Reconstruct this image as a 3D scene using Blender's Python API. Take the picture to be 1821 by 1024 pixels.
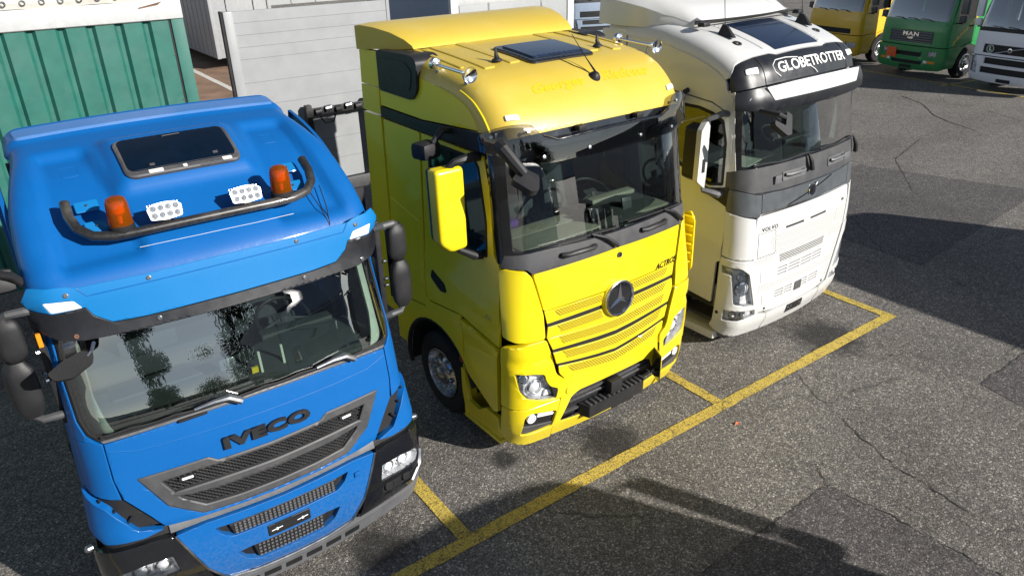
import bpy, bmesh, math, random
from mathutils import Vector, Matrix, noise
from mathutils.geometry import delaunay_2d_cdt
R = math.radians
random.seed(7)
scene = bpy.context.scene
for o in list(bpy.data.objects):
    bpy.data.objects.remove(o, do_unlink=True)
COL = scene.collection

# ------------------------------------------------------------------ camera
cam_d = bpy.data.cameras.new('camera')
cam = bpy.data.objects.new('camera', cam_d)
COL.objects.link(cam)
scene.camera = cam
cam_d.sensor_fit = 'HORIZONTAL'
cam_d.sensor_width = 36.0
cam_d.lens = 36.0 * 1321.45 / 1821.0
cam_d.clip_start = .05
cam_d.clip_end = 900
_yaw, _pitch, _roll = R(35.318), R(25.868), R(-1.426)
_f = Vector((math.sin(_yaw) * math.cos(_pitch), math.cos(_yaw) * math.cos(_pitch), -math.sin(_pitch)))
_r = Vector((math.cos(_yaw), -math.sin(_yaw), 0))
_u = _r.cross(_f)
_r2 = math.cos(_roll) * _r + math.sin(_roll) * _u
_u2 = -math.sin(_roll) * _r + math.cos(_roll) * _u
cam.matrix_world = Matrix(((_r2.x, _u2.x, -_f.x, -.3713), (_r2.y, _u2.y, -_f.y, -4.4003), (_r2.z, _u2.z, -_f.z, 5.0071), (0, 0, 0, 1)))

# ------------------------------------------------------------------ sky, sun, exposure
SUN_EL, SUN_AZ = R(25.0), R(24.5)          # shadows fall to (-sin az, +cos az)
world = bpy.data.worlds.new('World')
scene.world = world
world.use_nodes = True
wn = world.node_tree
wn.nodes.clear()
_o = wn.nodes.new('ShaderNodeOutputWorld')
_b = wn.nodes.new('ShaderNodeBackground')
_s = wn.nodes.new('ShaderNodeTexSky')
_s.sky_type = 'NISHITA'
_s.sun_disc = False
_s.sun_elevation = SUN_EL
_s.sun_rotation = math.pi - SUN_AZ
_s.dust_density = .12
_s.air_density = .8
_s.altitude = 400
_s.ozone_density = 1.0
_b.inputs['Strength'].default_value = .085
_bw = wn.nodes.new('ShaderNodeRGBToBW')          # thin high haze: the blue is washed out
_mx = wn.nodes.new('ShaderNodeMix')
_mx.data_type = 'RGBA'
_mx.inputs[0].default_value = .45
wn.links.new(_s.outputs[0], _bw.inputs[0])
wn.links.new(_s.outputs[0], _mx.inputs[6])
wn.links.new(_bw.outputs[0], _mx.inputs[7])
wn.links.new(_mx.outputs[2], _b.inputs['Color'])
wn.links.new(_b.outputs[0], _o.inputs['Surface'])
sun_d = bpy.data.lights.new('sun', 'SUN')
sun = bpy.data.objects.new('sun', sun_d)
COL.objects.link(sun)
sun_d.energy = 5.0
sun_d.angle = R(.55)
sun_d.color = (1.0, .955, .885)
_d = Vector((-math.sin(SUN_AZ) * math.cos(SUN_EL), math.cos(SUN_AZ) * math.cos(SUN_EL), -math.sin(SUN_EL)))
sun.rotation_euler = _d.to_track_quat('-Z', 'Y').to_euler()
sun.location = (20, -40, 30)
scene.view_settings.view_transform = 'Standard'
scene.view_settings.look = 'None'
scene.view_settings.gamma = 1
scene.view_settings.use_curve_mapping = False
scene.view_settings.exposure = .68
scene.render.engine = 'CYCLES'
scene.cycles.max_bounces = 10
scene.cycles.transparent_max_bounces = 14

# ------------------------------------------------------------------ materials
M = {}


def new_mat(name):
    m = bpy.data.materials.new(name)
    m.use_nodes = True
    M[name] = m
    nt = m.node_tree
    return m, nt, nt.nodes['Principled BSDF']


def N(nt, typ, **kw):
    n = nt.nodes.new(typ)
    for k, v in kw.items():
        if k in n.inputs:
            n.inputs[k].default_value = v
        else:
            setattr(n, k, v)
    return n


def L(nt, a, b):
    nt.links.new(a, b)


def ramp(nt, src, stops):
    n = nt.nodes.new('ShaderNodeValToRGB')
    e = n.color_ramp.elements
    while len(e) < len(stops):
        e.new(.5)
    for i, (p, c) in enumerate(stops):
        e[i].position = p
        e[i].color = (c, c, c, 1) if not isinstance(c, tuple) else (c[0], c[1], c[2], 1)
    nt.links.new(src, n.inputs[0])
    return n


def mix(nt, fac, a, b, mode='MIX'):
    n = nt.nodes.new('ShaderNodeMix')
    n.data_type = 'RGBA'
    n.blend_type = mode
    for i, v in ((6, a), (7, b)):
        if isinstance(v, tuple):
            n.inputs[i].default_value = (v[0], v[1], v[2], 1)
        else:
            nt.links.new(v, n.inputs[i])
    if isinstance(fac, float):
        n.inputs[0].default_value = fac
    else:
        nt.links.new(fac, n.inputs[0])
    return n.outputs[2]


def simple(name, rgb, rough=.5, metal=0.0, coat=0.0, var=.12, nscale=9.0, bump=0.0, bscale=220.0, spec=.5, dust=0.0):
    """plain surface with uneven colour, uneven gloss and optional fine relief"""
    m, nt, p = new_mat(name)
    tc = N(nt, 'ShaderNodeTexCoord')
    n1 = N(nt, 'ShaderNodeTexNoise', Scale=nscale, Detail=6.0, Roughness=.62)
    L(nt, tc.outputs['Object'], n1.inputs['Vector'])
    dark = tuple(c * (1 - var) for c in rgb)
    lite = tuple(min(1, c * (1 + var * .6)) for c in rgb)
    col = mix(nt, ramp(nt, n1.outputs[0], [(.32, 0.), (.68, 1.)]).outputs[0], dark, lite)
    if dust > 0:
        n2 = N(nt, 'ShaderNodeTexNoise', Scale=2.3, Detail=9.0, Roughness=.7)
        L(nt, tc.outputs['Object'], n2.inputs['Vector'])
        f = ramp(nt, n2.outputs[0], [(.45, 0.), (.75, dust)]).outputs[0]
        col = mix(nt, f, col, (.42, .39, .34))
    L(nt, col, p.inputs['Base Color'])
    r = ramp(nt, n1.outputs[0], [(.3, max(0, rough - .06)), (.7, min(1, rough + .08))])
    L(nt, r.outputs[0], p.inputs['Roughness'])
    p.inputs['Metallic'].default_value = metal
    p.inputs['Coat Weight'].default_value = coat
    p.inputs['Coat Roughness'].default_value = .06
    p.inputs['Specular IOR Level'].default_value = spec
    if bump > 0:
        nb = N(nt, 'ShaderNodeTexNoise', Scale=bscale, Detail=2.0)
        L(nt, tc.outputs['Object'], nb.inputs['Vector'])
        bn = N(nt, 'ShaderNodeBump', Strength=bump, Distance=.004)
        L(nt, nb.outputs[0], bn.inputs['Height'])
        L(nt, bn.outputs[0], p.inputs['Normal'])
    return m


def paint(name, rgb, rough=.32, coat=.55, dust=.06, spec=.5):
    """vehicle lacquer: slight orange peel, faint dust film and specks"""
    m, nt, p = new_mat(name)
    tc = N(nt, 'ShaderNodeTexCoord')
    n1 = N(nt, 'ShaderNodeTexNoise', Scale=1.7, Detail=8.0, Roughness=.65)
    L(nt, tc.outputs['Object'], n1.inputs['Vector'])
    n2 = N(nt, 'ShaderNodeTexNoise', Scale=38.0, Detail=5.0, Roughness=.7)
    L(nt, tc.outputs['Object'], n2.inputs['Vector'])
    col = mix(nt, ramp(nt, n1.outputs[0], [(.35, 0.), (.7, 1.)]).outputs[0], tuple(c * .95 for c in rgb), rgb)
    f = ramp(nt, n1.outputs[0], [(.42, 0.), (.8, dust)]).outputs[0]
    col = mix(nt, f, col, (.5, .47, .42))
    sp = N(nt, 'ShaderNodeTexVoronoi', Scale=26.0)
    L(nt, tc.outputs['Object'], sp.inputs['Vector'])
    col = mix(nt, ramp(nt, sp.outputs['Distance'], [(.018, .55), (.03, 0.)]).outputs[0], col, (.55, .53, .5))
    sx = N(nt, 'ShaderNodeSeparateXYZ')
    L(nt, tc.outputs['Object'], sx.inputs[0])
    fz = ramp(nt, sx.outputs['Z'], [(.25, .30), (1.0, 0.)])
    film = mix(nt, 1., fz.outputs[0], ramp(nt, n2.outputs[0], [(.4, .1), (.7, 1.)]).outputs[0], 'MULTIPLY')
    col = mix(nt, film, col, (.22, .20, .17))
    L(nt, col, p.inputs['Base Color'])
    r = ramp(nt, n2.outputs[0], [(.3, rough - .05), (.7, rough + .08)])
    L(nt, r.outputs[0], p.inputs['Roughness'])
    p.inputs['Coat Weight'].default_value = coat
    p.inputs['Coat Roughness'].default_value = .07
    p.inputs['Specular IOR Level'].default_value = spec
    nb = N(nt, 'ShaderNodeTexNoise', Scale=2.6, Detail=2.0)
    L(nt, tc.outputs['Object'], nb.inputs['Vector'])
    bn = N(nt, 'ShaderNodeBump', Strength=.05, Distance=.02)
    L(nt, nb.outputs[0], bn.inputs['Height'])
    L(nt, bn.outputs[0], p.inputs['Normal'])
    return m


def dotted(name, rgb, hole, pitch_u, pitch_v, rad, rough=.4, coat=.3, hexa=True):
    """sheet with punched holes laid out on the panel's own metric UV"""
    m, nt, p = new_mat(name)
    uv = N(nt, 'ShaderNodeUVMap')
    ds = []
    for k in range(2 if hexa else 1):
        mp = N(nt, 'ShaderNodeMapping')
        mp.inputs['Scale'].default_value = (1 / pitch_u, 1 / pitch_v, 1)
        mp.inputs['Location'].default_value = (.5 * k, .5 * k, 0)
        L(nt, uv.outputs[0], mp.inputs[0])
        fr = N(nt, 'ShaderNodeVectorMath', operation='FRACTION')
        L(nt, mp.outputs[0], fr.inputs[0])
        sb = N(nt, 'ShaderNodeVectorMath', operation='SUBTRACT')
        L(nt, fr.outputs[0], sb.inputs[0])
        sb.inputs[1].default_value = (.5, .5, 0)
        sc = N(nt, 'ShaderNodeVectorMath', operation='MULTIPLY')
        L(nt, sb.outputs[0], sc.inputs[0])
        sc.inputs[1].default_value = (1, pitch_v / pitch_u, 0)
        ln = N(nt, 'ShaderNodeVectorMath', operation='LENGTH')
        L(nt, sc.outputs[0], ln.inputs[0])
        ds.append(ln.outputs['Value'])
    d = ds[0]
    if hexa:
        mn = N(nt, 'ShaderNodeMath', operation='MINIMUM')
        L(nt, ds[0], mn.inputs[0])
        L(nt, ds[1], mn.inputs[1])
        d = mn.outputs[0]
    f = ramp(nt, d, [(rad, 1.), (rad * 1.35, 0.)]).outputs[0]
    L(nt, mix(nt, f, rgb, hole), p.inputs['Base Color'])
    p.inputs['Roughness'].default_value = rough
    p.inputs['Coat Weight'].default_value = coat
    bn = N(nt, 'ShaderNodeBump', Strength=.6, Distance=.006)
    bn.invert = True
    L(nt, f, bn.inputs['Height'])
    L(nt, bn.outputs[0], p.inputs['Normal'])
    return m


def glass(name, tint, refl=1.0, rough=.0, ior=1.5):
    m, nt, p = new_mat(name)
    nt.nodes.remove(p)
    out = nt.nodes['Material Output']
    tr = N(nt, 'ShaderNodeBsdfTransparent')
    tr.inputs[0].default_value = (*tint, 1)
    gl = N(nt, 'ShaderNodeBsdfGlossy')
    gl.inputs['Roughness'].default_value = rough
    fr = N(nt, 'ShaderNodeFresnel')
    fr.inputs[0].default_value = ior
    mu = N(nt, 'ShaderNodeMath', operation='MULTIPLY')
    L(nt, fr.outputs[0], mu.inputs[0])
    mu.inputs[1].default_value = 1.7 * refl
    mu.use_clamp = True
    mx = N(nt, 'ShaderNodeMixShader')
    L(nt, mu.outputs[0], mx.inputs[0])
    L(nt, tr.outputs[0], mx.inputs[1])
    L(nt, gl.outputs[0], mx.inputs[2])
    L(nt, mx.outputs[0], out.inputs['Surface'])
    return m


YEL = (.78, .615, .005)
BLU = (.0003, .094, .325)
paint('yellow_paint', YEL, .34, .5, .03)
paint('yellow_text', (.60, .45, .012), .3, .5, .0)
paint('yellow_roof', (.56, .405, .045), .42, .3, .10)
paint('blue_paint', BLU, .5, .14, .004, .28)
paint('blue_visor', (.002, .145, .39), .55, .08, .006, .25)
paint('blue_faded', (.05, .16, .40), .6, .1, .12)
paint('white_paint', (.61, .61, .60), .3, .5, .04)
paint('green_paint', (.008, .22, .05), .35, .5, .05)
paint('bg_yellow', (.72, .44, .012), .35, .5, .05)
paint('cool_white_paint', (.74, .77, .82), .45, .3, .1)
simple('black_plastic', (.015, .015, .017), .5, bump=.2, dust=.015, spec=.35)
simple('gray_plastic', (.052, .053, .057), .5, bump=.25, dust=.08)
simple('mid_gray', (.075, .083, .092), .36, coat=.15, dust=.05)
simple('lower_gray', (.11, .112, .12), .5, bump=.2)
simple('gloss_black', (.008, .009, .012), .12, coat=.6, dust=.02)
simple('gap_black', (.006, .006, .007), .7)
simple('visor_black', (.010, .011, .015), .36, bump=.12, dust=.02)
simple('rubber', (.010, .010, .011), .75, bump=.4, bscale=90, dust=.03, spec=.3)
simple('chrome', (.80, .81, .83), .14, metal=1.0, var=.08)
simple('steel', (.42, .43, .45), .33, metal=1.0, var=.2)
simple('alloy', (.55, .55, .56), .24, metal=1.0, var=.25, nscale=30)
simple('rust', (.14, .07, .04), .8, var=.5, nscale=40)
simple('worn_tube', (.018, .017, .017), .33, var=.3, nscale=30, coat=.25, dust=.18)
simple('white_plastic', (.74, .74, .72), .35, coat=.3)
simple('lamp_white', (.82, .83, .85), .2, coat=.5)
simple('reflector', (.86, .87, .90), .22, metal=.0, var=.45, nscale=22, coat=.5)
simple('lamp_dim', (.30, .31, .33), .12, coat=.6, var=.5, nscale=60)
simple('trim_silver', (.50, .51, .53), .25, metal=.3)
simple('cloth_dark', (.045, .05, .058), .9, bump=.3)
simple('cloth_gray', (.085, .09, .09), .9, bump=.3)
simple('dash_dark', (.05, .058, .058), .6, bump=.2)
simple('dash_beige', (.36, .35, .28), .6, bump=.15)
simple('trim_light', (.55, .60, .52), .6)
simple('orange_plastic', (.72, .24, .01), .3)
simple('red_lamp', (.45, .03, .02), .25, coat=.5)
simple('orange_sign', (.72, .10, .012), .5)
simple('solar_blue', (.006, .016, .045), .17, coat=.5, var=.3)
simple('dark_hatch', (.001, .006, .016), .3, coat=.05, dust=.008, spec=.25)
simple('hatch_frame', (.055, .055, .06), .5, dust=.18)
simple('primer_white', (.62, .62, .60), .5)
simple('green_badge', (.004, .07, .02), .4)
simple('purple_cloth', (.09, .03, .25), .8)
simple('black_cord', (.01, .01, .01), .6)
glass('windscreen', (.66, .76, .72), 3.8)
glass('side_glass', (.42, .47, .46), 1.5)
glass('lamp_glass', (.95, .96, .97), .8)
glass('smoke_visor', (.36, .36, .365), 1.3)
m_ = glass('amber_glass', (.85, .36, .04), .8)
_nt = m_.node_tree
_df = N(_nt, 'ShaderNodeBsdfTranslucent')
_df.inputs[0].default_value = (.65, .18, .006, 1)
_d2 = N(_nt, 'ShaderNodeBsdfDiffuse')
_d2.inputs[0].default_value = (.50, .13, .004, 1)
_m1, _m2 = N(_nt, 'ShaderNodeMixShader'), N(_nt, 'ShaderNodeMixShader')
_m1.inputs[0].default_value = .5
_m2.inputs[0].default_value = .42
L(_nt, _df.outputs[0], _m1.inputs[1])
L(_nt, _d2.outputs[0], _m1.inputs[2])
_src = _nt.nodes['Material Output'].inputs['Surface'].links[0].from_socket
L(_nt, _src, _m2.inputs[1])
L(_nt, _m1.outputs[0], _m2.inputs[2])
L(_nt, _m2.outputs[0], _nt.nodes['Material Output'].inputs['Surface'])
dotted('yellow_perf', YEL, (.012, .01, .006), .034, .034, .235)
dotted('white_perf', (.61, .61, .60), (.20, .185, .15), .036, .036, .17)
dotted('white_mesh', (.61, .61, .60), (.015, .015, .015), .052, .032, .19)
dotted('tread', (.02, .02, .021), (.1, .1, .1), .034, .034, .2, .5, 0., False)

# ------------------------------------------------------------------ mesh helpers
def link(name, me, mat, parent=None, smooth=True, ang=32):
    o = bpy.data.objects.new(name, me)
    COL.objects.link(o)
    if mat:
        me.materials.append(M[mat] if isinstance(mat, str) else mat)
    if smooth:
        for p in me.polygons:
            p.use_smooth = True
        me.set_sharp_from_angle(angle=R(ang))
    if parent:
        o.parent = parent
    return o


def mk(name, V, F, mat, parent=None, smooth=True, ang=32, uv=None):
    me = bpy.data.meshes.new(name)
    me.from_pydata(V, [], F)
    if uv:
        lay = me.uv_layers.new(name='UVMap')
        for lp in me.loops:
            lay.data[lp.index].uv = uv[lp.vertex_index]
    me.validate()
    bm = bmesh.new()
    bm.from_mesh(me)
    bmesh.ops.recalc_face_normals(bm, faces=bm.faces) if not uv else None
    bm.to_mesh(me)
    bm.free()
    return link(name, me, mat, parent, smooth, ang)


def tag(o, label=None, cat=None, group=None, kind=None):
    for k, v in (('label', label), ('category', cat), ('group', group), ('kind', kind)):
        if v:
            o[k] = v
    return o


def empty(name, loc=(0, 0, 0), rz=0.0, label=None, cat=None, group=None):
    o = bpy.data.objects.new(name, None)
    COL.objects.link(o)
    o.location = loc
    o.rotation_euler = (0, 0, rz)
    o.empty_display_size = .3
    return tag(o, label, cat, group)


class MB:
    """collects shapes, builds ONE mesh object"""

    def __init__(self):
        self.V, self.F = [], []

    def add(self, V, F):
        b = len(self.V)
        self.V += [tuple(v) for v in V]
        self.F += [tuple(i + b for i in f) for f in F]
        return self

    def box(self, c, s, m=None, bev=0.0):
        x, y, z = s[0] / 2, s[1] / 2, s[2] / 2
        bm = bmesh.new()
        bmesh.ops.create_cube(bm, size=1)
        for v in bm.verts:
            v.co = Vector((v.co.x * s[0], v.co.y * s[1], v.co.z * s[2]))
        if bev > 0:
            bmesh.ops.bevel(bm, geom=bm.edges[:], offset=bev, segments=2, profile=.6, affect='EDGES', clamp_overlap=True)
        mm = Matrix.Translation(c) @ (m.to_4x4() if m else Matrix())
        bm.verts.index_update()
        self.add([mm @ v.co for v in bm.verts], [[v.index for v in f.verts] for f in bm.faces])
        bm.free()
        return self

    def tube(self, pts, r, n=10, cap=True, closed=False):
        pts = [Vector(p) for p in pts]
        rs = r if isinstance(r, (list, tuple)) else [r] * len(pts)
        rings = []
        up = None
        for i, p in enumerate(pts):
            a = pts[i - 1] if i > 0 else (pts[-1] if closed else p)
            c = pts[i + 1] if i < len(pts) - 1 else (pts[0] if closed else p)
            t = (c - a).normalized()
            if up is None:
                up = t.orthogonal().normalized()
            up = (up - t * up.dot(t)).normalized()
            s = t.cross(up)
            rings.append([p + rs[i] * (math.cos(2 * math.pi * k / n) * up + math.sin(2 * math.pi * k / n) * s) for k in range(n)])
        V = [v for q in rings for v in q]
        F = []
        m = len(rings)
        for i in range(m if closed else m - 1):
            j = (i + 1) % m
            for k in range(n):
                F.append((i * n + k, i * n + (k + 1) % n, j * n + (k + 1) % n, j * n + k))
        if cap and not closed:
            F.append(tuple(range(n))[::-1])
            F.append(tuple((m - 1) * n + k for k in range(n)))
        return self.add(V, F)

    def lathe(self, prof, c, axis, n=24, cap=True):
        """prof: (distance along axis, radius)"""
        ax = Vector(axis).normalized()
        u = ax.orthogonal().normalized()
        w = ax.cross(u)
        c = Vector(c)
        V, F = [], []
        for (d, r) in prof:
            for k in range(n):
                a = 2 * math.pi * k / n
                V.append(c + ax * d + r * (math.cos(a) * u + math.sin(a) * w))
        for i in range(len(prof) - 1):
            for k in range(n):
                F.append((i * n + k, i * n + (k + 1) % n, (i + 1) * n + (k + 1) % n, (i + 1) * n + k))
        if cap:
            F.append(tuple(range(n))[::-1])
            F.append(tuple((len(prof) - 1) * n + k for k in range(n)))
        return self.add(V, F)

    def prism(self, poly, frame, d0, d1):
        """poly in (a,b); frame=(origin,A,B,Nrm); extruded along normal d0..d1"""
        o, A, B, Nn = [Vector(q) for q in frame]
        n = len(poly)
        V = [o + A * a + B * b + Nn * d for d in (d0, d1) for a, b in poly]
        F = [tuple(range(n))[::-1], tuple(range(n, 2 * n))] + [(i, (i + 1) % n, n + (i + 1) % n, n + i) for i in range(n)]
        return self.add(V, F)

    def build(self, name, mat, parent=None, smooth=True, ang=32):
        return mk(name, self.V, self.F, mat, parent, smooth, ang)


def pchip(pts):
    xs = [p[0] for p in pts]
    ys = [p[1] for p in pts]
    n = len(xs)
    h = [xs[i + 1] - xs[i] for i in range(n - 1)]
    d = [(ys[i + 1] - ys[i]) / h[i] for i in range(n - 1)]
    m = [d[0]] + [0 if d[i - 1] * d[i] <= 0 else 2 * d[i - 1] * d[i] / (d[i - 1] + d[i]) for i in range(1, n - 1)] + [d[-1]]

    def f(t):
        if t <= xs[0]:
            return ys[0] + m[0] * (t - xs[0])
        if t >= xs[-1]:
            return ys[-1] + m[-1] * (t - xs[-1])
        i = 0
        while t > xs[i + 1]:
            i += 1
        u = (t - xs[i]) / h[i]
        return ((1 + 2 * u) * (1 - u) ** 2 * ys[i] + u * (1 - u) ** 2 * h[i] * m[i] + u * u * (3 - 2 * u) * ys[i + 1] + u * u * (u - 1) * h[i] * m[i + 1])
    return f


class Skin:
    """a cab's front-to-roof skin: side profile (t -> y,z) swept across with bow and rounded corners; s is the distance across"""

    def __init__(self, prof, hw, bow, rad):
        self.py = pchip([(p[0], p[1]) for p in prof])
        self.pz = pchip([(p[0], p[2]) for p in prof])
        self.hw, self.bow, self.rad = pchip(hw), pchip(bow), pchip(rad)

    def dims(self, t):
        w, b, r = self.hw(t), self.bow(t), self.rad(t)
        a0 = math.atan(2 * b / w)
        for _ in range(2):
            x0 = w - r * (1 - math.sin(a0))
            a0 = math.atan(2 * b / x0)
        return w, b, r, x0, a0

    def send(self, t):
        w, b, r, x0, a0 = self.dims(t)
        return x0 + r * (math.pi / 2 - a0)

    def __call__(self, s, t, off=0.0):
        e = .004
        y, z = self.py(t), self.pz(t)
        ty, tz = self.py(t + e) - self.py(t - e), self.pz(t + e) - self.pz(t - e)
        l = math.hypot(ty, tz) or 1
        ny, nz = tz / l, -ty / l
        w, b, r, x0, a0 = self.dims(t)
        a = abs(s)
        g = 1 if s >= 0 else -1
        if a <= x0:
            x, d, al = a, b * (a / x0) ** 2, math.atan(2 * b * a / x0 / x0)
        else:
            th = (a - x0) / r + a0
            if th < math.pi / 2:
                x, d, al = x0 + r * (math.sin(th) - math.sin(a0)), b + r * (math.cos(a0) - math.cos(th)), th
            else:
                x, d, al = w, b + r * math.cos(a0) + (th - math.pi / 2) * r, math.pi / 2
        x += off * math.sin(al)
        d -= off * math.cos(al)
        return (g * x, y + d * ny, z + d * nz)


def side(sg, fw):
    """cab flank: coordinates (y,z), x from fw(y,z)"""
    return lambda y, z, off=0.0: (sg * (fw(y, z) + off), y, z)


def flat(o, A, B):
    o, A, B = Vector(o), Vector(A).normalized(), Vector(B).normalized()
    n = A.cross(B)
    return lambda a, b, off=0.0: tuple(o + A * a + B * b + n * off)


def inside(p, poly):
    x, y = p
    c = False
    j = len(poly) - 1
    for i in range(len(poly)):
        xi, yi = poly[i]
        xj, yj = poly[j]
        if (yi > y) != (yj > y) and x < (xj - xi) * (y - yi) / (yj - yi) + xi:
            c = not c
        j = i
    return c


def area(p):
    return .5 * sum(p[i][0] * p[(i + 1) % len(p)][1] - p[(i + 1) % len(p)][0] * p[i][1] for i in range(len(p)))


def rnd(poly, r, n=4):
    """round the corners of a polygon"""
    out = []
    m = len(poly)
    for i in range(m):
        p, a, b = Vector(poly[i]), Vector(poly[i - 1]), Vector(poly[(i + 1) % m])
        rr = r[i] if isinstance(r, (list, tuple)) else r
        u, v = (a - p), (b - p)
        k = min(rr, u.length * .48, v.length * .48)
        if k < 1e-4:
            out.append(tuple(p))
            continue
        q0, q1 = p + u.normalized() * k, p + v.normalized() * k
        for j in range(n + 1):
            t = j / n
            out.append(tuple((1 - t) ** 2 * q0 + 2 * t * (1 - t) * p + t * t * q1))
    return out


def resample(poly, g):
    out = []
    for i in range(len(poly)):
        a, b = Vector(poly[i]), Vector(poly[(i + 1) % len(poly)])
        n = max(1, int((b - a).length / g + .5))
        for k in range(n):
            out.append(tuple(a.lerp(b, k / n)))
    return out


def inset(poly, d):
    n = len(poly)
    s = 1 if area(poly) > 0 else -1
    out = []
    for i in range(n):
        a, p, b = Vector(poly[i - 1]), Vector(poly[i]), Vector(poly[(i + 1) % n])
        e1, e2 = (p - a), (b - p)
        if e1.length < 1e-7 or e2.length < 1e-7:
            continue
        n1 = Vector((-e1.y, e1.x)).normalized() * s
        n2 = Vector((-e2.y, e2.x)).normalized() * s
        nn = n1 + n2
        if nn.length < .2:
            continue
        nn = nn.normalized()
        out.append(tuple(p + nn * d / max(.4, nn.dot(n1))))
    return out


def panel(name, S, poly, mat, parent=None, off=0.0, th=.02, holes=(), grid=.06, bev=.0035, relief=None, flip=None, ang=28):
    """a sheet-metal / glass piece with rounded edge, cut out of surface S"""
    loops = [resample(poly, grid)] + [resample(h, grid) for h in holes]
    V2, E, isb = [], [], []
    for lp in loops:
        b = len(V2)
        V2 += lp
        isb += [True] * len(lp)
        E += [(b + i, b + (i + 1) % len(lp)) for i in range(len(lp))]
    nb = len(V2)

    def ok(p):
        return inside(p, poly) and not any(inside(p, h) for h in holes)
    if bev > 0:
        for k, lp in enumerate(loops):
            for p in inset(lp, bev if k == 0 else -bev):
                if ok(p):
                    V2.append(p)
    xs, ys = [p[0] for p in poly], [p[1] for p in poly]
    m = grid * .35
    ring = [p for p in V2]
    cells = {}
    for p in ring:
        cells.setdefault((int(p[0] / grid), int(p[1] / grid)), []).append(p)
    x = min(xs) + grid * .5
    while x < max(xs):
        y = min(ys) + grid * .5
        while y < max(ys):
            if ok((x, y)):
                c = (int(x / grid), int(y / grid))
                near = any((q[0] - x) ** 2 + (q[1] - y) ** 2 < m * m for i in (-1, 0, 1) for j in (-1, 0, 1) for q in cells.get((c[0] + i, c[1] + j), ()))
                if not near:
                    V2.append((x, y))
            y += grid
        x += grid
    res = delaunay_2d_cdt([Vector(p) for p in V2], E, [], 0, 1e-5)
    vo, fo, ov = res[0], res[2], res[3]
    tris = []
    for f in fo:
        c = (sum(vo[i].x for i in f) / len(f), sum(vo[i].y for i in f) / len(f))
        if ok(c):
            tris.append(tuple(f))
    bnd = [any(q < nb for q in src) for src in ov]
    V, uv = [], []
    for i, p in enumerate(vo):
        o = off - (bev * .7 if bnd[i] and bev > 0 else 0)
        if relief and not bnd[i]:
            o += relief(p.x, p.y)
        V.append(S(p.x, p.y, o))
        uv.append((p.x, p.y))
    # orientation: outward = +off
    if tris:
        t = tris[len(tris) // 2]
        c = [(sum(vo[i].x for i in t) / 3), (sum(vo[i].y for i in t) / 3)]
        a, b, d = [Vector(S(vo[i].x, vo[i].y, off)) for i in t]
        nrm = (b - a).cross(d - a)
        outw = Vector(S(c[0], c[1], off + .01)) - Vector(S(c[0], c[1], off))
        if nrm.dot(outw) < 0:
            tris = [t[::-1] for t in tris]
    F = list(tris)
    if th > 0:
        cnt = {}
        for t in tris:
            for i in range(3):
                e = (t[i], t[(i + 1) % 3])
                cnt[e] = cnt.get(e, 0) + 1
        low = {}

        def lo(i):
            if i not in low:
                low[i] = len(V)
                V.append(S(vo[i].x, vo[i].y, off - th))
                uv.append((vo[i].x, vo[i].y))
            return low[i]
        for (a, b) in list(cnt):
            if (b, a) not in cnt:
                F.append((b, a, lo(a), lo(b)))
    o = mk(name, V, F, mat, parent, True, ang, uv)
    if th == 0 and bev == 0 and 'window' in name or name == 'windscreen':      # true curved-glass normals
        e, nr = .004, []
        for (a, b) in uv:
            du = Vector(S(a + e, b, off)) - Vector(S(a - e, b, off))
            dv = Vector(S(a, b + e, off)) - Vector(S(a, b - e, off))
            n_ = du.cross(dv).normalized()
            if n_.dot(Vector(S(a, b, off + .01)) - Vector(S(a, b, off))) < 0:
                n_ = -n_
            nr.append(n_)
        o.data.normals_split_custom_set_from_vertices(nr)
    return o


def mir(poly, sg):
    return [(sg * a, b) for a, b in poly] if sg < 0 else list(poly)


def rect(a0, a1, b0, b1):
    return [(a0, b0), (a1, b0), (a1, b1), (a0, b1)]


def ell(c, ra, rb, n=24):
    return [(c[0] + ra * math.cos(2 * math.pi * k / n), c[1] + rb * math.sin(2 * math.pi * k / n)) for k in range(n)]


def skin_tube(name, S, pts, r, mat, parent, off=0.0, n=8, step=.05):
    P = []
    for i in range(len(pts) - 1):
        a, b = Vector(pts[i]), Vector(pts[i + 1])
        k = max(1, int((b - a).length / step))
        P += [a.lerp(b, j / k) for j in range(k)]
    P.append(Vector(pts[-1]))
    return MB().tube([S(p.x, p.y, off) for p in P], r, n).build(name, mat, parent)


def text_mesh(body, size, bold=0.0, shear=0.0, spacing=1.0, depth=0.0, align='CENTER'):
    c = bpy.data.curves.new('txt', 'FONT')
    c.body = body
    c.size = size
    c.offset = bold
    c.shear = shear
    c.space_character = spacing
    c.extrude = depth
    c.align_x = align
    c.align_y = 'CENTER'
    c.resolution_u = 3
    o = bpy.data.objects.new('txt', c)
    COL.objects.link(o)
    bpy.context.view_layer.update()
    me = bpy.data.meshes.new_from_object(o.evaluated_get(bpy.context.evaluated_depsgraph_get()))
    bpy.data.objects.remove(o, do_unlink=True)
    return me


def lettering(name, S, body, s0, t0, size, mat, parent, off=.006, wide=1.0, depth=0.0, fit=None, **kw):
    me = text_mesh(body, size, depth=depth, **kw)
    if fit:
        xs = [v.co.x for v in me.vertices]
        ys = [v.co.y for v in me.vertices]
        cx, cy = (min(xs) + max(xs)) / 2, (min(ys) + max(ys)) / 2
        kx, ky = fit[0] / (max(xs) - min(xs)), fit[1] / (max(ys) - min(ys))
        for v in me.vertices:
            v.co.x, v.co.y = (v.co.x - cx) * kx, (v.co.y - cy) * ky
        wide = 1.0
    for v in me.vertices:
        v.co = S(s0 + v.co.x * wide, t0 + v.co.y, off + v.co.z)
    return link(name, me, mat, parent, False)


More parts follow.
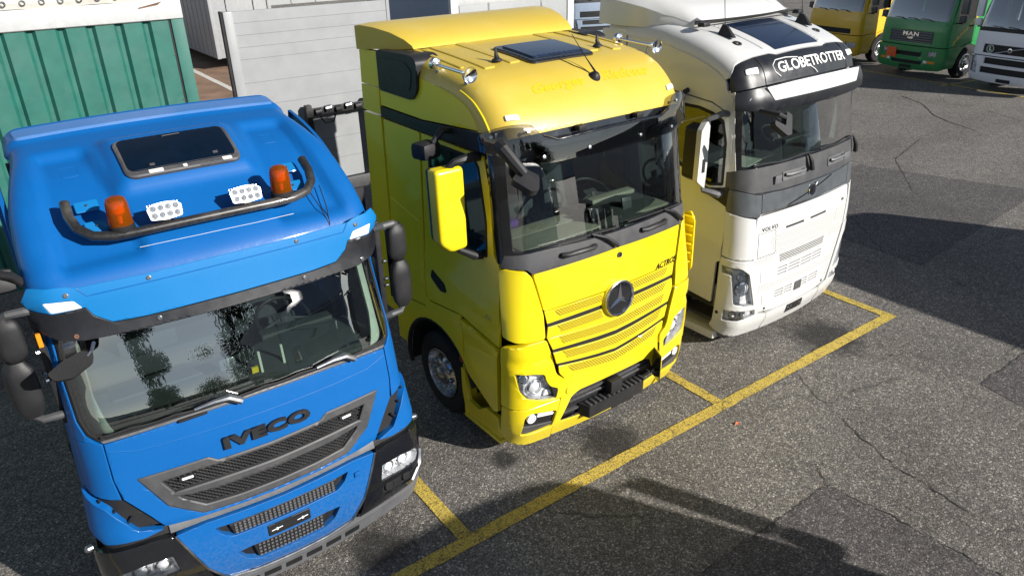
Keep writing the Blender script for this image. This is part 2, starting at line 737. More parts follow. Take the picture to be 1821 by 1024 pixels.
def lattice(name, S, poly, mat, parent, pu, pv, w, off=0.0, th=.012):
    """diamond expanded-metal lattice clipped to poly"""
    mb = MB()
    xs, ys = [p[0] for p in poly], [p[1] for p in poly]
    x0, x1, y0, y1 = min(xs), max(xs), min(ys), max(ys)
    for sgn in (1, -1):
        k0 = int((x0 - (y1 - y0) * pu / pv) / pu) - 2
        k1 = int((x1 + (y1 - y0) * pu / pv) / pu) + 2
        for k in range(k0, k1):
            seg = []
            n = int((y1 - y0) / (pv * .5)) + 1
            for j in range(n + 1):
                t = y0 + (y1 - y0) * j / n
                s = k * pu + sgn * (t - y0) * pu / pv
                if inside((s, t), poly):
                    seg.append((s, t))
                else:
                    if len(seg) > 1:
                        _rib(mb, S, seg, w, off, th)
                    seg = []
            if len(seg) > 1:
                _rib(mb, S, seg, w, off, th)
    return mb.build(name, mat, parent, False)


def _rib(mb, S, seg, w, off, th):
    V, F = [], []
    for (s, t) in seg:
        V += [S(s - w, t, off), S(s, t, off + th), S(s + w, t, off)]
    for i in range(len(seg) - 1):
        a = i * 3
        F += [(a, a + 1, a + 4, a + 3), (a + 1, a + 2, a + 5, a + 4)]
    mb.add(V, F)


def wheel(parent, c, sg, r=.5, w=.3, bolts=10, rimmat='alloy', tyre_label=None):
    """front wheel; sg is the side the face looks to"""
    ax = (sg, 0, 0)
    c = Vector(c)
    t = MB().lathe([(-w, r * .58), (-w, r * .9), (-w * .9, r * .97), (-w * .75, r), (-w * .28, r), (-.03, r * .965), (-.004, r * .9), (0, r * .78), (-.012, r * .62), (-.03, r * .585)], c, ax, 48, False).build('wheel', 'rubber', parent)
    rim = MB().lathe([(-.03, r * .60), (.0, r * .595), (.004, r * .56), (-.03, r * .54), (-.1, r * .50), (-.135, r * .46), (-.09, r * .40), (-.03, r * .33), (-.005, r * .27), (0, r * .2), (.0, r * .0)], c, ax, 40, False).build('rim', rimmat, t)
    bl = MB()
    for k in range(bolts):
        a = 2 * math.pi * k / bolts + .1
        bl.lathe([(-.04, .022), (.0, .021), (.012, .012)], c + Vector((0, math.cos(a) * r * .335, math.sin(a) * r * .335)), ax, 8)
    bl.lathe([(-.02, r * .17), (.03, r * .16), (.05, r * .1), (.055, 0.001)], c, ax, 20)
    bl.build('hub_cap', 'steel', t)
    return t


def interior(root, S, zf, dash_z, yb, w, mats=('dash_dark', 'dash_beige', 'cloth_dark'), steer=.55, y0=.0):
    """floor, rear wall, lining, dashboard, wheel and two seats behind the glass"""
    MB().box((0, (yb + .3) / 2 + .1, zf), (2 * w, yb - .3, .04)).build('cab_floor', 'gap_black', root, False)
    MB().box((0, yb - .05, (zf + 3.5) / 2), (2 * w, .05, 3.4 - zf)).build('rear_wall', 'cloth_gray', root, False)
    MB().box((0, yb - .4, zf + .75), (2 * w, .6, .22), bev=.05).build('bunk', 'cloth_dark', root)
    d = MB()
    prof = [(y_ + y0, z_) for y_, z_ in [(.13, dash_z), (.32, dash_z + .03), (.60, dash_z + .05), (.72, dash_z - .02), (.76, dash_z - .5), (.3, dash_z - .6), (.1, dash_z - .3)]]
    n = 13
    V, F = [], []
    for i in range(n):
        x = -w + 2 * w * i / (n - 1)
        k = .10 * (x / w) ** 2
        bulge = .10 * math.exp(-((x - steer) / .42) ** 2)
        for (y, z) in prof:
            V.append((x, y + k, z + (bulge if .2 < y - y0 < .7 and z > dash_z - .1 else 0)))
    m = len(prof)
    for i in range(n - 1):
        for j in range(m):
            F.append((i * m + j, i * m + (j + 1) % m, (i + 1) * m + (j + 1) % m, (i + 1) * m + j))
    F += [tuple(range(m)), tuple(range((n - 1) * m, n * m))[::-1]]
    db = mk('dashboard', V, F, mats[0], root, True, 30)
    MB().box((-w * .45, .62 + y0, dash_z + .035), (w * .8, .22, .05), bev=.02).build('dash_tray', mats[1], db)
    MB().box((steer + .02, .66 + y0, dash_z + .135), (.62, .12, .05), bev=.02).build('instrument_hood', mats[1], db)
    v = MB()
    for k in range(16):
        v.box((-w * .8 + k * w * 1.6 / 15, .22 + y0 + .06 * ((-w * .8 + k * w * 1.6 / 15) / w) ** 2, dash_z + .028), (.08, .035, .012))
    v.build('demister_vent', 'gap_black', db, False)
    c = Vector((steer, .93 + y0, dash_z + .10))
    m3 = Matrix.Rotation(R(-62), 3, 'X')
    ring = [c + m3 @ Vector((.225 * math.cos(a), 0, .225 * math.sin(a))) for a in [2 * math.pi * k / 32 for k in range(32)]]
    m3 = Matrix.Rotation(R(28), 3, 'X')
    ring = [c + m3 @ Vector((.225 * math.cos(a), .225 * math.sin(a), 0)) for a in [2 * math.pi * k / 32 for k in range(32)]]
    sw = MB().tube(ring, .018, 8, closed=True).build('steering_wheel', 'black_plastic', root)
    h = MB().box(c + Vector((0, 0, -.02)), (.17, .15, .05), m3, .02)
    for a in (200, 340, 270):
        h.tube([c, c + m3 @ Vector((.215 * math.cos(R(a)), .215 * math.sin(R(a)), 0))], .014, 6)
    h.tube([c, c + Vector((0, -.25, -.35))], .04, 8)
    h.build('steering_hub', 'gray_plastic', sw)
    for x in (-steer, steer):
        s = MB()
        s.box((x, 1.28, dash_z - .28), (.5, .5, .16), bev=.06)
        s.box((x, 1.55, dash_z + .12), (.48, .14, .72), Matrix.Rotation(R(-10), 3, 'X'), .06)
        s.box((x, 1.62, dash_z + .60), (.3, .11, .2), Matrix.Rotation(R(-8), 3, 'X'), .05)
        s.box((x, 1.28, zf + .25), (.3, .3, .5))
        s.build('seat', mats[2], root)
    return db

# ------------------------------------------------------------------ ground
def asphalt(name, tint=(1.13, 1.12, 1.10), level=1.0, cracks=True):
    m, nt, p = new_mat(name)
    tc = N(nt, 'ShaderNodeTexCoord')
    P = tc.outputs['Object']
    v1 = N(nt, 'ShaderNodeTexVoronoi', Scale=62.0)
    v2 = N(nt, 'ShaderNodeTexVoronoi', Scale=128.0)
    for v in (v1, v2):
        L(nt, P, v.inputs['Vector'])
    sep1 = N(nt, 'ShaderNodeSeparateColor')
    L(nt, v1.outputs['Color'], sep1.inputs[0])
    sep2 = N(nt, 'ShaderNodeSeparateColor')
    L(nt, v2.outputs['Color'], sep2.inputs[0])
    c1 = ramp(nt, sep1.outputs[0], [(.0, (.030, .030, .030)), (.45, (.085, .080, .075)), (.78, (.17, .157, .143)), (.93, (.29, .265, .235)), (1., (.55, .51, .45))]).outputs[0]
    c2 = ramp(nt, sep2.outputs[1], [(.0, (.035, .034, .033)), (.6, (.105, .099, .093)), (.92, (.21, .195, .178)), (1., (.42, .39, .35))]).outputs[0]
    e1 = ramp(nt, v1.outputs['Distance'], [(.30, 0.), (.62, 1.)]).outputs[0]
    col = mix(nt, .5, c1, c2)
    col = mix(nt, mix(nt, .7, e1, (0., 0., 0.)), col, (.016, .016, .016))
    nb = N(nt, 'ShaderNodeTexNoise', Scale=.55, Detail=7.0, Roughness=.6)
    L(nt, P, nb.inputs['Vector'])
    col = mix(nt, .75, col, ramp(nt, nb.outputs[0], [(.25, .95 * level), (.5, 1.4 * level), (.75, 1.8 * level)]).outputs[0], 'MULTIPLY')
    nm = N(nt, 'ShaderNodeTexNoise', Scale=7.0, Detail=6.0, Roughness=.7)
    L(nt, P, nm.inputs['Vector'])
    col = mix(nt, .5, col, ramp(nt, nm.outputs[0], [(.3, .6), (.7, 1.35)]).outputs[0], 'MULTIPLY')
    col = mix(nt, 1., col, tint, 'MULTIPLY')
    crk = None
    if cracks:
        nd = N(nt, 'ShaderNodeTexNoise', Scale=1.6, Detail=8.0, Roughness=.65)
        L(nt, P, nd.inputs['Vector'])
        add = N(nt, 'ShaderNodeVectorMath', operation='MULTIPLY_ADD')
        L(nt, nd.outputs['Color'], add.inputs[0])
        add.inputs[1].default_value = (.42, .42, 0)
        L(nt, P, add.inputs[2])
        vc = N(nt, 'ShaderNodeTexVoronoi', Scale=.42)
        vc.feature = 'DISTANCE_TO_EDGE'
        L(nt, add.outputs[0], vc.inputs['Vector'])
        line = ramp(nt, vc.outputs['Distance'], [(.0015, .8), (.005, 0.)]).outputs[0]
        ng = N(nt, 'ShaderNodeTexNoise', Scale=.9, Detail=3.0)
        L(nt, P, ng.inputs['Vector'])
        gate = ramp(nt, ng.outputs[0], [(.44, 0.), (.56, 1.)]).outputs[0]
        crk = mix(nt, 1., line, gate, 'MULTIPLY')
        col = mix(nt, mix(nt, 1., crk, (.75, .75, .75), 'MULTIPLY'), col, (.02, .02, .02))
    # dark blotches at fixed spots, the first an oil stain
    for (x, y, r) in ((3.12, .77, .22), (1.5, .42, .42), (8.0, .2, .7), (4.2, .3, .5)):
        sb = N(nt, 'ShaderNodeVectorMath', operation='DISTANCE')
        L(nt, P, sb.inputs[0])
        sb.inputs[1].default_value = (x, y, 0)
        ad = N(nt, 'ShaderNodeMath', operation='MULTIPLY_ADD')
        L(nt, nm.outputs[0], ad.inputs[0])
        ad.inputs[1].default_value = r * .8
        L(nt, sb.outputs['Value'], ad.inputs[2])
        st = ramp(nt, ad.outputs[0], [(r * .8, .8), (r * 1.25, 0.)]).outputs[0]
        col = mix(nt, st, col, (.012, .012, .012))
    L(nt, col, p.inputs['Base Color'])
    p.inputs['Roughness'].default_value = .86
    p.inputs['Specular IOR Level'].default_value = .35
    hsum = N(nt, 'ShaderNodeMath', operation='MULTIPLY_ADD')
    L(nt, v1.outputs['Distance'], hsum.inputs[0])
    hsum.inputs[1].default_value = -1.0
    L(nt, v2.outputs['Distance'], hsum.inputs[2])
    bn = N(nt, 'ShaderNodeBump', Strength=.55, Distance=.01)
    L(nt, hsum.outputs[0], bn.inputs['Height'])
    L(nt, bn.outputs[0], p.inputs['Normal'])
    return m


asphalt('asphalt')
asphalt('asphalt_patch', (.92, .90, .96), .72, False)
m_, nt_, p_ = new_mat('line_paint')
tc_ = N(nt_, 'ShaderNodeTexCoord')
v_ = N(nt_, 'ShaderNodeTexVoronoi', Scale=62.0)
L(nt_, tc_.outputs['Object'], v_.inputs['Vector'])
n1_ = N(nt_, 'ShaderNodeTexNoise', Scale=9.0, Detail=9.0, Roughness=.75)
L(nt_, tc_.outputs['Object'], n1_.inputs['Vector'])
n2_ = N(nt_, 'ShaderNodeTexNoise', Scale=70.0, Detail=3.0)
L(nt_, tc_.outputs['Object'], n2_.inputs['Vector'])
c_ = mix(nt_, ramp(nt_, n1_.outputs[0], [(.3, 0.), (.7, 1.)]).outputs[0], (.50, .36, .045), (.66, .49, .09))
c_ = mix(nt_, ramp(nt_, n2_.outputs[0], [(.36, .85), (.47, 0.)]).outputs[0], c_, (.07, .06, .045))
c_ = mix(nt_, ramp(nt_, v_.outputs['Distance'], [(.55, 0.), (.75, .6)]).outputs[0], c_, (.10, .085, .05))
nd_ = N(nt_, 'ShaderNodeTexVoronoi', Scale=3.4)
nd_.feature = 'DISTANCE_TO_EDGE'
ad_ = N(nt_, 'ShaderNodeVectorMath', operation='MULTIPLY_ADD')
L(nt_, n1_.outputs['Color'], ad_.inputs[0])
ad_.inputs[1].default_value = (.25, .25, 0)
L(nt_, tc_.outputs['Object'], ad_.inputs[2])
L(nt_, ad_.outputs[0], nd_.inputs['Vector'])
c_ = mix(nt_, ramp(nt_, n1_.outputs[0], [(.56, 0.), (.68, .75)]).outputs[0], c_, (.09, .08, .06))
c_ = mix(nt_, ramp(nt_, nd_.outputs['Distance'], [(.006, .8), (.016, 0.)]).outputs[0], c_, (.03, .028, .02))
L(nt_, c_, p_.inputs['Base Color'])
p_.inputs['Roughness'].default_value = .75
bn_ = N(nt_, 'ShaderNodeBump', Strength=.4, Distance=.006)
L(nt_, v_.outputs['Distance'], bn_.inputs['Height'])
bn_.invert = True
L(nt_, bn_.outputs[0], p_.inputs['Normal'])

g = mk('ground', [(-200, -200, 0), (260, -200, 0), (260, 260, 0), (-200, 260, 0)], [(0, 1, 2, 3)], 'asphalt', None, False)
tag(g, kind='structure')


def sheet(name, poly, z, mat, kind='structure', jag=0.0, step=.2):
    P = resample(poly, step) if jag else poly
    V = [(x + random.uniform(-jag, jag), y + random.uniform(-jag, jag), z) for x, y in P]
    o = mk(name, V, [tuple(range(len(V)))], mat, None, False)
    return tag(o, kind=kind)


sheet('asphalt_repair', [(1.5, -1.51), (5.42, -1.5), (5.55, -2.8), (5.8, -7), (1.0, -7)], .004, 'asphalt_patch', jag=.012)
sheet('asphalt_repair', [(8.44, -1.57), (14, -1.6), (14, -2.6), (8.2, -2.55)], .004, 'asphalt_patch', jag=.012)
sheet('asphalt_repair', [(11.2, .6), (16.5, 1.0), (15.5, 4.3), (11.4, 4.0)], .004, 'asphalt_patch', jag=.012)
pl_ = [(-3, -.075), (9.27, -.075), (9.27, .075), (-3, .075)]
sheet('parking_line', pl_, .008, 'line_paint', jag=.004, step=.12)
for x in (2.2, 5.68, 9.19):
    sheet('parking_line', [(x - .07, .076), (x + .07, .076), (x + .07, 5.5), (x - .07, 5.5)], .008, 'line_paint', jag=.004, step=.12)


def crack(pts, w):
    """open crack: a jagged dark ribbon"""
    P = []
    for i in range(len(pts) - 1):
        a, b = Vector(pts[i]), Vector(pts[i + 1])
        n = max(2, int((b - a).length / .05))
        for k in range(n):
            q = a.lerp(b, k / n)
            P.append(q + Vector((random.gauss(0, .012), random.gauss(0, .012))))
    P.append(Vector(pts[-1]))
    V, F = [], []
    for i, q in enumerate(P):
        d = (P[min(i + 1, len(P) - 1)] - P[max(i - 1, 0)]).normalized()
        nn = Vector((-d.y, d.x)) * w * random.uniform(.25, 1.2) * min(1, .25 + i / 4, .25 + (len(P) - 1 - i) / 4)
        V += [(q.x - nn.x, q.y - nn.y, .0062), (q.x + nn.x, q.y + nn.y, .0062)]
    F = [(2 * i, 2 * i + 1, 2 * i + 3, 2 * i + 2) for i in range(len(P) - 1)]
    tag(mk('asphalt_crack', V, F, 'crack_dark', None, False), kind='structure')


simple('crack_dark', (.026, .025, .023), .9, var=.4, nscale=40)
for p_, w_ in (([(6.57, -.92), (6.47, -1.07), (6.39, -1.27), (6.33, -1.48), (6.21, -1.74), (6.2, -1.88), (6.18, -2.15), (6.15, -2.36), (6.12, -2.63)], .010),
               ([(7.1, .16), (6.88, -.2), (6.73, -.45), (6.63, -.65), (6.71, -.78), (6.9, -.69)], .007), ([(5.62, -1.22), (5.54, -1.37), (5.39, -1.55)], .008),
               ([(5.42, -1.5), (5.5, -2.0), (5.55, -2.8), (5.6, -3.4)], .009), ([(5.42, -1.5), (4.8, -1.52), (4.2, -1.5), (3.4, -1.51)], .006), ([(5.53, -1.97), (5.72, -2.1), (5.75, -2.3)], .006),
               ([(23.2, 7.62), (22.54, 6.56), (21.38, 5.63), (20.88, 4.92), (20.39, 3.97)], .03), ([(8.51, -.22), (8.15, -.66), (8.16, -1.01), (8.11, -1.44)], .006),
               ([(8.44, -1.57), (9.6, -1.58), (11, -1.6)], .007), ([(11.2, 1.2), (12.4, 2.6), (13.0, 4.4), (14.2, 6.0)], .012), ([(14.5, 2.5), (16.5, 4.0), (18.8, 4.6)], .014)):
    crack(p_, w_ * .7)

# ------------------------------------------------------------------ yellow tractor unit
def sym(half):
    """half outline listed from the middle outwards on the + side -> closed outline"""
    return [(-a, b) for a, b in half[::-1] if True] + [(a, b) for a, b in half]


def front_band(S, t0, t1, n=14, inset_s=0.0):
    """outline covering the whole skin between two heights, corner to corner"""
    ts = [t0 + (t1 - t0) * i / n for i in range(n + 1)]
    return [(S.send(t) - inset_s, t) for t in ts] + [(-S.send(t) + inset_s, t) for t in ts[::-1]]


def headlamp(root, S, poly, off, depth, bulbs, label=None, drl=None):
    """lens over a bright bowl with projector lamps"""
    h = panel('headlight', S, poly, 'reflector', root, off - depth, .0, grid=.05, bev=0)
    rim = panel('lamp_bezel', S, poly, 'trim_silver', h, off - .004, depth, holes=[inset(poly, .012)], grid=.05, bev=0)
    for (s, t, r) in bulbs:
        p = Vector(S(s, t, off - depth + .004))
        n = (Vector(S(s, t, off + .05)) - Vector(S(s, t, off))).normalized()
        b = MB().lathe([(0, r * 1.2), (.02, r * 1.15), (.026, r), (.012, r * .9), (.016, r * .8)], p, n, 20, False).build('lamp_ring', 'chrome', h)
        MB().lathe([(.006, r * .85), (.022, r * .7), (.034, r * .4), (.038, .001)], p, n, 16, False).build('projector_lens', 'lamp_white', h)
    if drl:
        panel('light_strip', S, drl, 'lamp_white', h, off - depth + .03, .02, grid=.04, bev=.004)
    panel('lamp_cover', S, poly, 'lamp_glass', h, off, .0, grid=.05, bev=.006)
    return h


YS = Skin([(.27, .05, .27), (.4, .0, .4), (.7, -.03, .7), (1.2, -.04, 1.2), (1.75, -.03, 1.75), (2.2, -.02, 2.2), (2.4, .01, 2.4), (2.9, .09, 2.9), (3.3, .165, 3.3), (3.42, .20, 3.42), (3.56, .285, 3.56), (3.74, .42, 3.69), (3.96, .61, 3.80), (4.22, .86, 3.865), (4.76, 1.4, 3.92), (5.26, 1.9, 3.955), (5.8, 2.44, 3.98)],
          [(.27, 1.22), (.6, 1.25), (1.4, 1.25), (2.3, 1.22), (3.4, 1.2), (4, 1.18), (5.8, 1.18)],
          [(.27, .08), (1.4, .07), (2.3, .10), (3.3, .09), (3.56, .06), (4.2, .03), (5.8, .02)],
          [(.27, .2), (1.4, .18), (2.3, .3), (3.4, .28), (4, .2), (5.8, .12)])
T = YT = empty('truck', (4.3397, .4642, 0), R(1.33), 'bright yellow truck with chrome roof horns and a round star emblem, parked in the middle', 'truck', 'trucks parked side by side in the marked bays')
yw = lambda y, z: YS.hw(min(z, 3.9)) - .004 + (.03 * max(0, min(1, (1.5 - z) / .25)) if z > .2 else 0) * 0
YP = 'yellow_paint'
# dark structure behind all gaps
panel('inner_shell', YS, front_band(YS, .24, 2.33, 14, .02), 'gap_black', T, -.10, .0, grid=.1, bev=0)
# bonnet and screen base
panel('bonnet_panel', YS, rnd([(-.985, 2.148), (-.90, 1.76), (-.5, 1.765), (.5, 1.765), (.90, 1.76), (.985, 2.148), (.5, 2.166), (0, 2.18), (-.5, 2.166)], [.02] * 9), YP, T, .006, .05)
panel('scuttle_panel', YS, [(-1.30, 2.25), (-1.045, 2.208), (-.995, 2.158), (-.5, 2.175), (0, 2.19), (.5, 2.175), (.995, 2.158), (1.045, 2.208), (1.30, 2.25), (1.235, 2.372), (.93, 2.365), (.5, 2.35), (0, 2.345), (-.5, 2.35), (-.93, 2.365), (-1.235, 2.372)], 'gray_plastic', T, .012, .06)
ws = [(-1.165, 2.38), (-.93, 2.37), (-.5, 2.352), (0, 2.348), (.5, 2.352), (.93, 2.37), (1.165, 2.38), (1.15, 2.9), (1.125, 3.34), (-1.125, 3.34), (-1.15, 2.9)]
panel('windscreen', YS, ws, 'windscreen', T, -.004, .0, grid=.08, bev=0)
pil = [(-1.25, 2.26), (1.25, 2.26), (1.325, 2.3), (1.325, 2.9), (1.31, 3.40), (-1.31, 3.40), (-1.325, 2.9), (-1.325, 2.3)]
panel('windscreen_frame', YS, pil, 'gloss_black', T, .0, .05, holes=[rnd(inset(ws, .012), .06)], grid=.08)
# grille slats
def slat(name, top, bot, mat=YP, off=.004, th=.012):
    """top/bot: half-lines from the middle outwards"""
    return panel(name, YS, [(a, b) for a, b in top] + [(a, b) for a, b in bot[::-1]] + [(-a, b) for a, b in bot[1:]] + [(-a, b) for a, b in top[::-1][:-1]], mat, T, off, th, grid=.07)
L1 = [(0, 1.752), (.5, 1.752), (.893, 1.752)]
L1b = [(0, 1.626), (.5, 1.626), (.868, 1.622)]
L2 = [(0, 1.576), (.5, 1.577), (.862, 1.580)]
L2b = [(0, 1.420), (.2, 1.431), (.5, 1.45), (.878, 1.470)]
L3 = [(0, 1.412), (.2, 1.423), (.5, 1.442), (.872, 1.462)]
L3b = [(0, 1.274), (.23, 1.286), (.5, 1.304), (.812, 1.324)]
L4 = [(0, 1.220), (.23, 1.232), (.5, 1.256), (.806, 1.284)]
L4b = [(0, 1.060), (.24, 1.082), (.5, 1.113), (.768, 1.150)]
slat('grille_slat', L1, L1b)
slat('grille_slat', L2, L2b)
slat('grille_slat', L3, L3b)
slat('grille_slat', L4, L4b)
PF = [[(.205, 1.746), (.785, 1.744), (.735, 1.664), (.205, 1.664)], [(.215, 1.574), (.76, 1.574), (.71, 1.488), (.19, 1.480)],
      [(.0, 1.402), (.2, 1.411), (.5, 1.430), (.745, 1.448), (.69, 1.356), (.5, 1.343), (.2, 1.322), (0, 1.310)],
      [(.0, 1.214), (.2, 1.225), (.5, 1.250), (.70, 1.272), (.64, 1.176), (.5, 1.162), (.2, 1.128), (0, 1.114)],
      [(.0, 1.008), (.2, 1.034), (.5, 1.070), (.64, 1.092), (.58, 1.0), (.5, .985), (.2, .944), (0, .92)]]
for i, q in enumerate(PF):
    for sg in (-1, 1):
        panel('punched_strip', YS, mir(q, sg), 'yellow_perf', T, .008 if i < 4 else .0115, .004, grid=.07, bev=0)
for (tp, bt) in ((L1b, L2), (L3b, L4), (L4b, [(0, 1.012), (.23, 1.036), (.5, 1.074), (.74, 1.108)])):   # black strips in the slots
    panel('slot_strip', YS, [(a, b + .004) for a, b in tp] + [(a, b - .004) for a, b in bt[::-1]] + [(-a, b - .004) for a, b in bt[1:]] + [(-a, b + .004) for a, b in tp[::-1][:-1]], 'gap_black', T, -.007, .0, bev=0)
# corner deflectors, upper bumper with lamps, lower bumper
for sg in (-1, 1):
    panel('corner_deflector', YS, rnd(mir([(1.008, 2.135), (1.055, 2.19), (1.25, 2.238), (1.31, 2.20), (1.335, 1.55), (1.2, 1.505), (.99, 1.482), (.907, 1.482), (.915, 1.735)], sg), .025), YP, T, .02, .05)
    hl = mir([(1.228, 1.175), (1.05, 1.135), (.92, 1.09), (.898, 1.0), (.85, .925), (.757, .872), (.78, .757), (.95, .79), (1.105, .857), (1.18, .95)], sg)
    hl = rnd(hl, .03)
    panel('lamp_surround', YS, rnd(mir([(.90, 1.468), (1.1, 1.475), (1.355, 1.44), (1.372, 1.33), (1.372, .745), (.712, .742), (.684, .958), (.765, 1.02), (.795, 1.08), (.845, 1.29)], sg), .03), YP, T, .028, .08, holes=[hl], relief=lambda s, t: -.02 * math.exp(-((t - 1.25) / .05) ** 2) if abs(s) < 1.28 else 0)
    headlamp(T, YS, hl, .012, .07, [(sg * 1.0, .935, .075), (sg * 1.13, 1.07, .052)], drl=rnd(mir([(.80, .79), (.90, .80), (.88, .86), (.80, .85)], sg), .01))
    panel('lamp_brow', YS, rnd(mir([(.77, .86), (.835, .90), (.80, .775), (.705, .76), (.69, .86)], sg), .01), 'gap_black', T, .022, .05, grid=.05)
    fog = rnd(mir([(1.13, .63), (1.077, .668), (.758, .598), (.802, .408), (1.156, .382)], sg), .03)
    panel('bumper_corner', YS, rnd(mir([(.722, .728), (.798, .38), (.768, .215), (1.0, .20), (1.22, .215), (1.352, .26), (1.372, .40), (1.372, .732)], sg), .02), YP, T, .022, .07, holes=[fog])
    fh = panel('fog_lamp_housing', YS, fog, 'black_plastic', T, -.012, .03, grid=.05, bev=.0)
    p = Vector(YS(sg * 1.05, .585, -.01))
    n = (Vector(YS(sg * 1.05, .585, .05)) - Vector(YS(sg * 1.05, .585, 0))).normalized()
    MB().lathe([(0, .052), (.022, .05), (.024, .042), (.012, .04), (.022, .02), (.024, .001)], p, n, 20, False).build('fog_lamp', 'lamp_white', fh)
    panel('light_strip', YS, rnd(mir([(.985, .578), (.79, .545), (.785, .575), (.975, .615)], sg), .01), 'lamp_white', fh, .004, .02, grid=.04)
    panel('fog_lamp_panel', YS, mir([(1.14, .50), (.795, .45), (.803, .415), (1.15, .39)], sg), 'gray_plastic', fh, .004, .02, grid=.06)
opn = rnd([(-.70, .41), (-.575, .69), (-.47, .735), (0, .74), (.47, .735), (.575, .69), (.70, .41), (.42, .385), (0, .37), (-.42, .385)], .03)
panel('bumper_centre', YS, rnd([(0, 1.018), (.23, 1.04), (.5, 1.078), (.745, 1.114), (.735, 1.03), (.672, .952), (.70, .738), (.782, .38), (.755, .215), (-.755, .215), (-.782, .38), (-.70, .738), (-.672, .952), (-.735, 1.03), (-.745, 1.114), (-.5, 1.078), (-.23, 1.04)], .012, 2), YP, T, .008, .012, holes=[opn])
lg = panel('lower_grille', YS, inset(opn, -.015), 'black_plastic', T, -.05, .02, bev=0)
for t in (.66, .60, .47):
    panel('grille_bar', YS, rnd([(-.60 - (.66 - t) * .3, t - .014), (.60 + (.66 - t) * .3, t - .014), (.58 + (.66 - t) * .3, t + .014), (-.58 - (.66 - t) * .3, t + .014)], .006), 'gray_plastic', lg, -.02, .03)
for sg in (-1, 1):
    c = YS(sg * .606, .785, .012)
    MB().lathe([(0, .045), (.004, .044), (.005, .04)], c, (0, -1, 0), 20).build('tow_cover', YP, T)
# black boarding step with ribs
st = MB()
for (x0, x1, y0) in ((-.44, .46, -.13),):
    st.prism(rnd([(x0, .05), (x0 + .05, -.075), (x1 - .05, -.075), (x1, .05)], .01), ((0, -.02, .50), (1, 0, 0), (0, 1, 0), (0, 0, 1)), -.02, .02)
    st.prism(rnd([(x0, .05), (x0 + .05, -.073), (x1 - .05, -.073), (x1, .05)], .01), ((0, -.02, .50), (1, 0, 0), (0, 1, 0), (0, 0, 1)), -.12, -.021)
stp = st.build('boarding_step', 'black_plastic', T)
rb = MB()
for k in range(13):
    rb.box((-.36 + k * .066, -.04, .526), (.03, .10, .012), Matrix.Rotation(R(0), 3, 'Z'), .003)
rb.build('tread_rib', 'gray_plastic', stp)
MB().box((.10, -.082, .40), (.32, .02, .09), None, .006).build('number_plate_base', 'black_plastic', T)
MB().box((-.02, -.06, .63), (.16, .10, .15), None, .01).build('radar_box', 'gap_black', T)
pl = MB().box((.585, -.10, .66), (.012, .24, .34), Matrix.Rotation(R(-26), 3, 'Z'), .004).build('folded_plate_bracket', 'gloss_black', T)
MB().box((.595, -.106, .74), (.012, .22, .16), Matrix.Rotation(R(-26), 3, 'Z'), .003).build('plate_face', YP, pl)
# emblem
ec = Vector(YS(0, 1.648, .02))
en = Vector((0, -1, .04)).normalized()
em = MB().lathe([(-.03, .205), (.004, .200), (.012, .19)], ec, en, 40).build('emblem', YP, T)
MB().lathe([(.0, .178), (.018, .176), (.02, .17)], ec, en, 40).build('emblem_disc', 'gloss_black', em)
MB().tube([ec + en * .022 + Matrix.Rotation(a, 3, en) @ Vector((.182, 0, 0)) for a in [2 * math.pi * k / 40 for k in range(40)]], .0125, 8, closed=True).build('emblem_ring', 'chrome', em)
sv = MB()
for k in range(3):
    a = R(90 + 120 * k)
    d = Vector((math.cos(a), 0, math.sin(a)))
    e = Vector((-math.sin(a), 0, math.cos(a)))
    o = ec + en * .022
    base = [o + Matrix.Rotation(R(60), 3, (0, 1, 0)) @ d * .030, o + Matrix.Rotation(R(-60), 3, (0, 1, 0)) @ d * .030]
    tip, mid = o + d * .176, o + en * .035
    sv.add([base[0], tip, mid, base[1]], [(0, 1, 2), (1, 3, 2), (0, 2, 3)])
sv.build('emblem_star', 'chrome', em, False)
bc = Vector(YS(.012, 2.105, .012))
bdg = MB().lathe([(0, .03), (.004, .03), (.006, .026)], bc, (0, -1, 0), 20).build('bonnet_badge', 'gloss_black', T)
MB().tube([bc + Vector((.024 * math.cos(2 * math.pi * k / 20), -.007, .024 * math.sin(2 * math.pi * k / 20))) for k in range(20)], .004, 6, closed=True).build('badge_ring', 'chrome', bdg)
lettering('model_lettering', YS, 'ACTROS', .745, 1.80, .085, 'gloss_black', T, .012, 1.05, .002, fit=(.36, .062), shear=.35, bold=.0005)
lettering('roof_lettering', YS, 'Georges', -.36, 3.775, .15, 'yellow_text', T, .0098, 1.1, 0, fit=(.60, .14), shear=.35, bold=.006)
lettering('roof_lettering', YS, 'Riedoser', .50, 3.80, .15, 'yellow_text', T, .0098, 1.1, 0, fit=(.66, .13), shear=.35, bold=.006)
# grips and wipers
for sg in (-1, 1):
    a, b = Vector(YS(sg * .69, 2.285, .03)), Vector(YS(sg * .31, 2.285, .03))
    g = MB()
    g.tube([a, a.lerp(b, .12) + Vector((0, -.03, .0)), a.lerp(b, .88) + Vector((0, -.03, .0)), b], [.024, .026, .026, .024], 8)
    g.build('grip_handle', 'black_plastic', T)
for (s0, s1, e0) in ((-.04, -.85, 2.43), (.98, .12, 2.43)):
    w = MB()
    piv = Vector(YS(s0, 2.22, .04))
    mid = Vector(YS(s0 - .30, 2.40, .03))
    w.tube([piv, piv.lerp(mid, .5) + Vector((0, -.02, .03)), mid], [.022, .018, .010], 8)
    w.tube([Vector(YS(s0 + .05 - .9 * k / 8, 2.385 + .02 * k / 8, .02)) for k in range(9)], .009, 6)
    w.build('wiper', 'black_plastic', T)
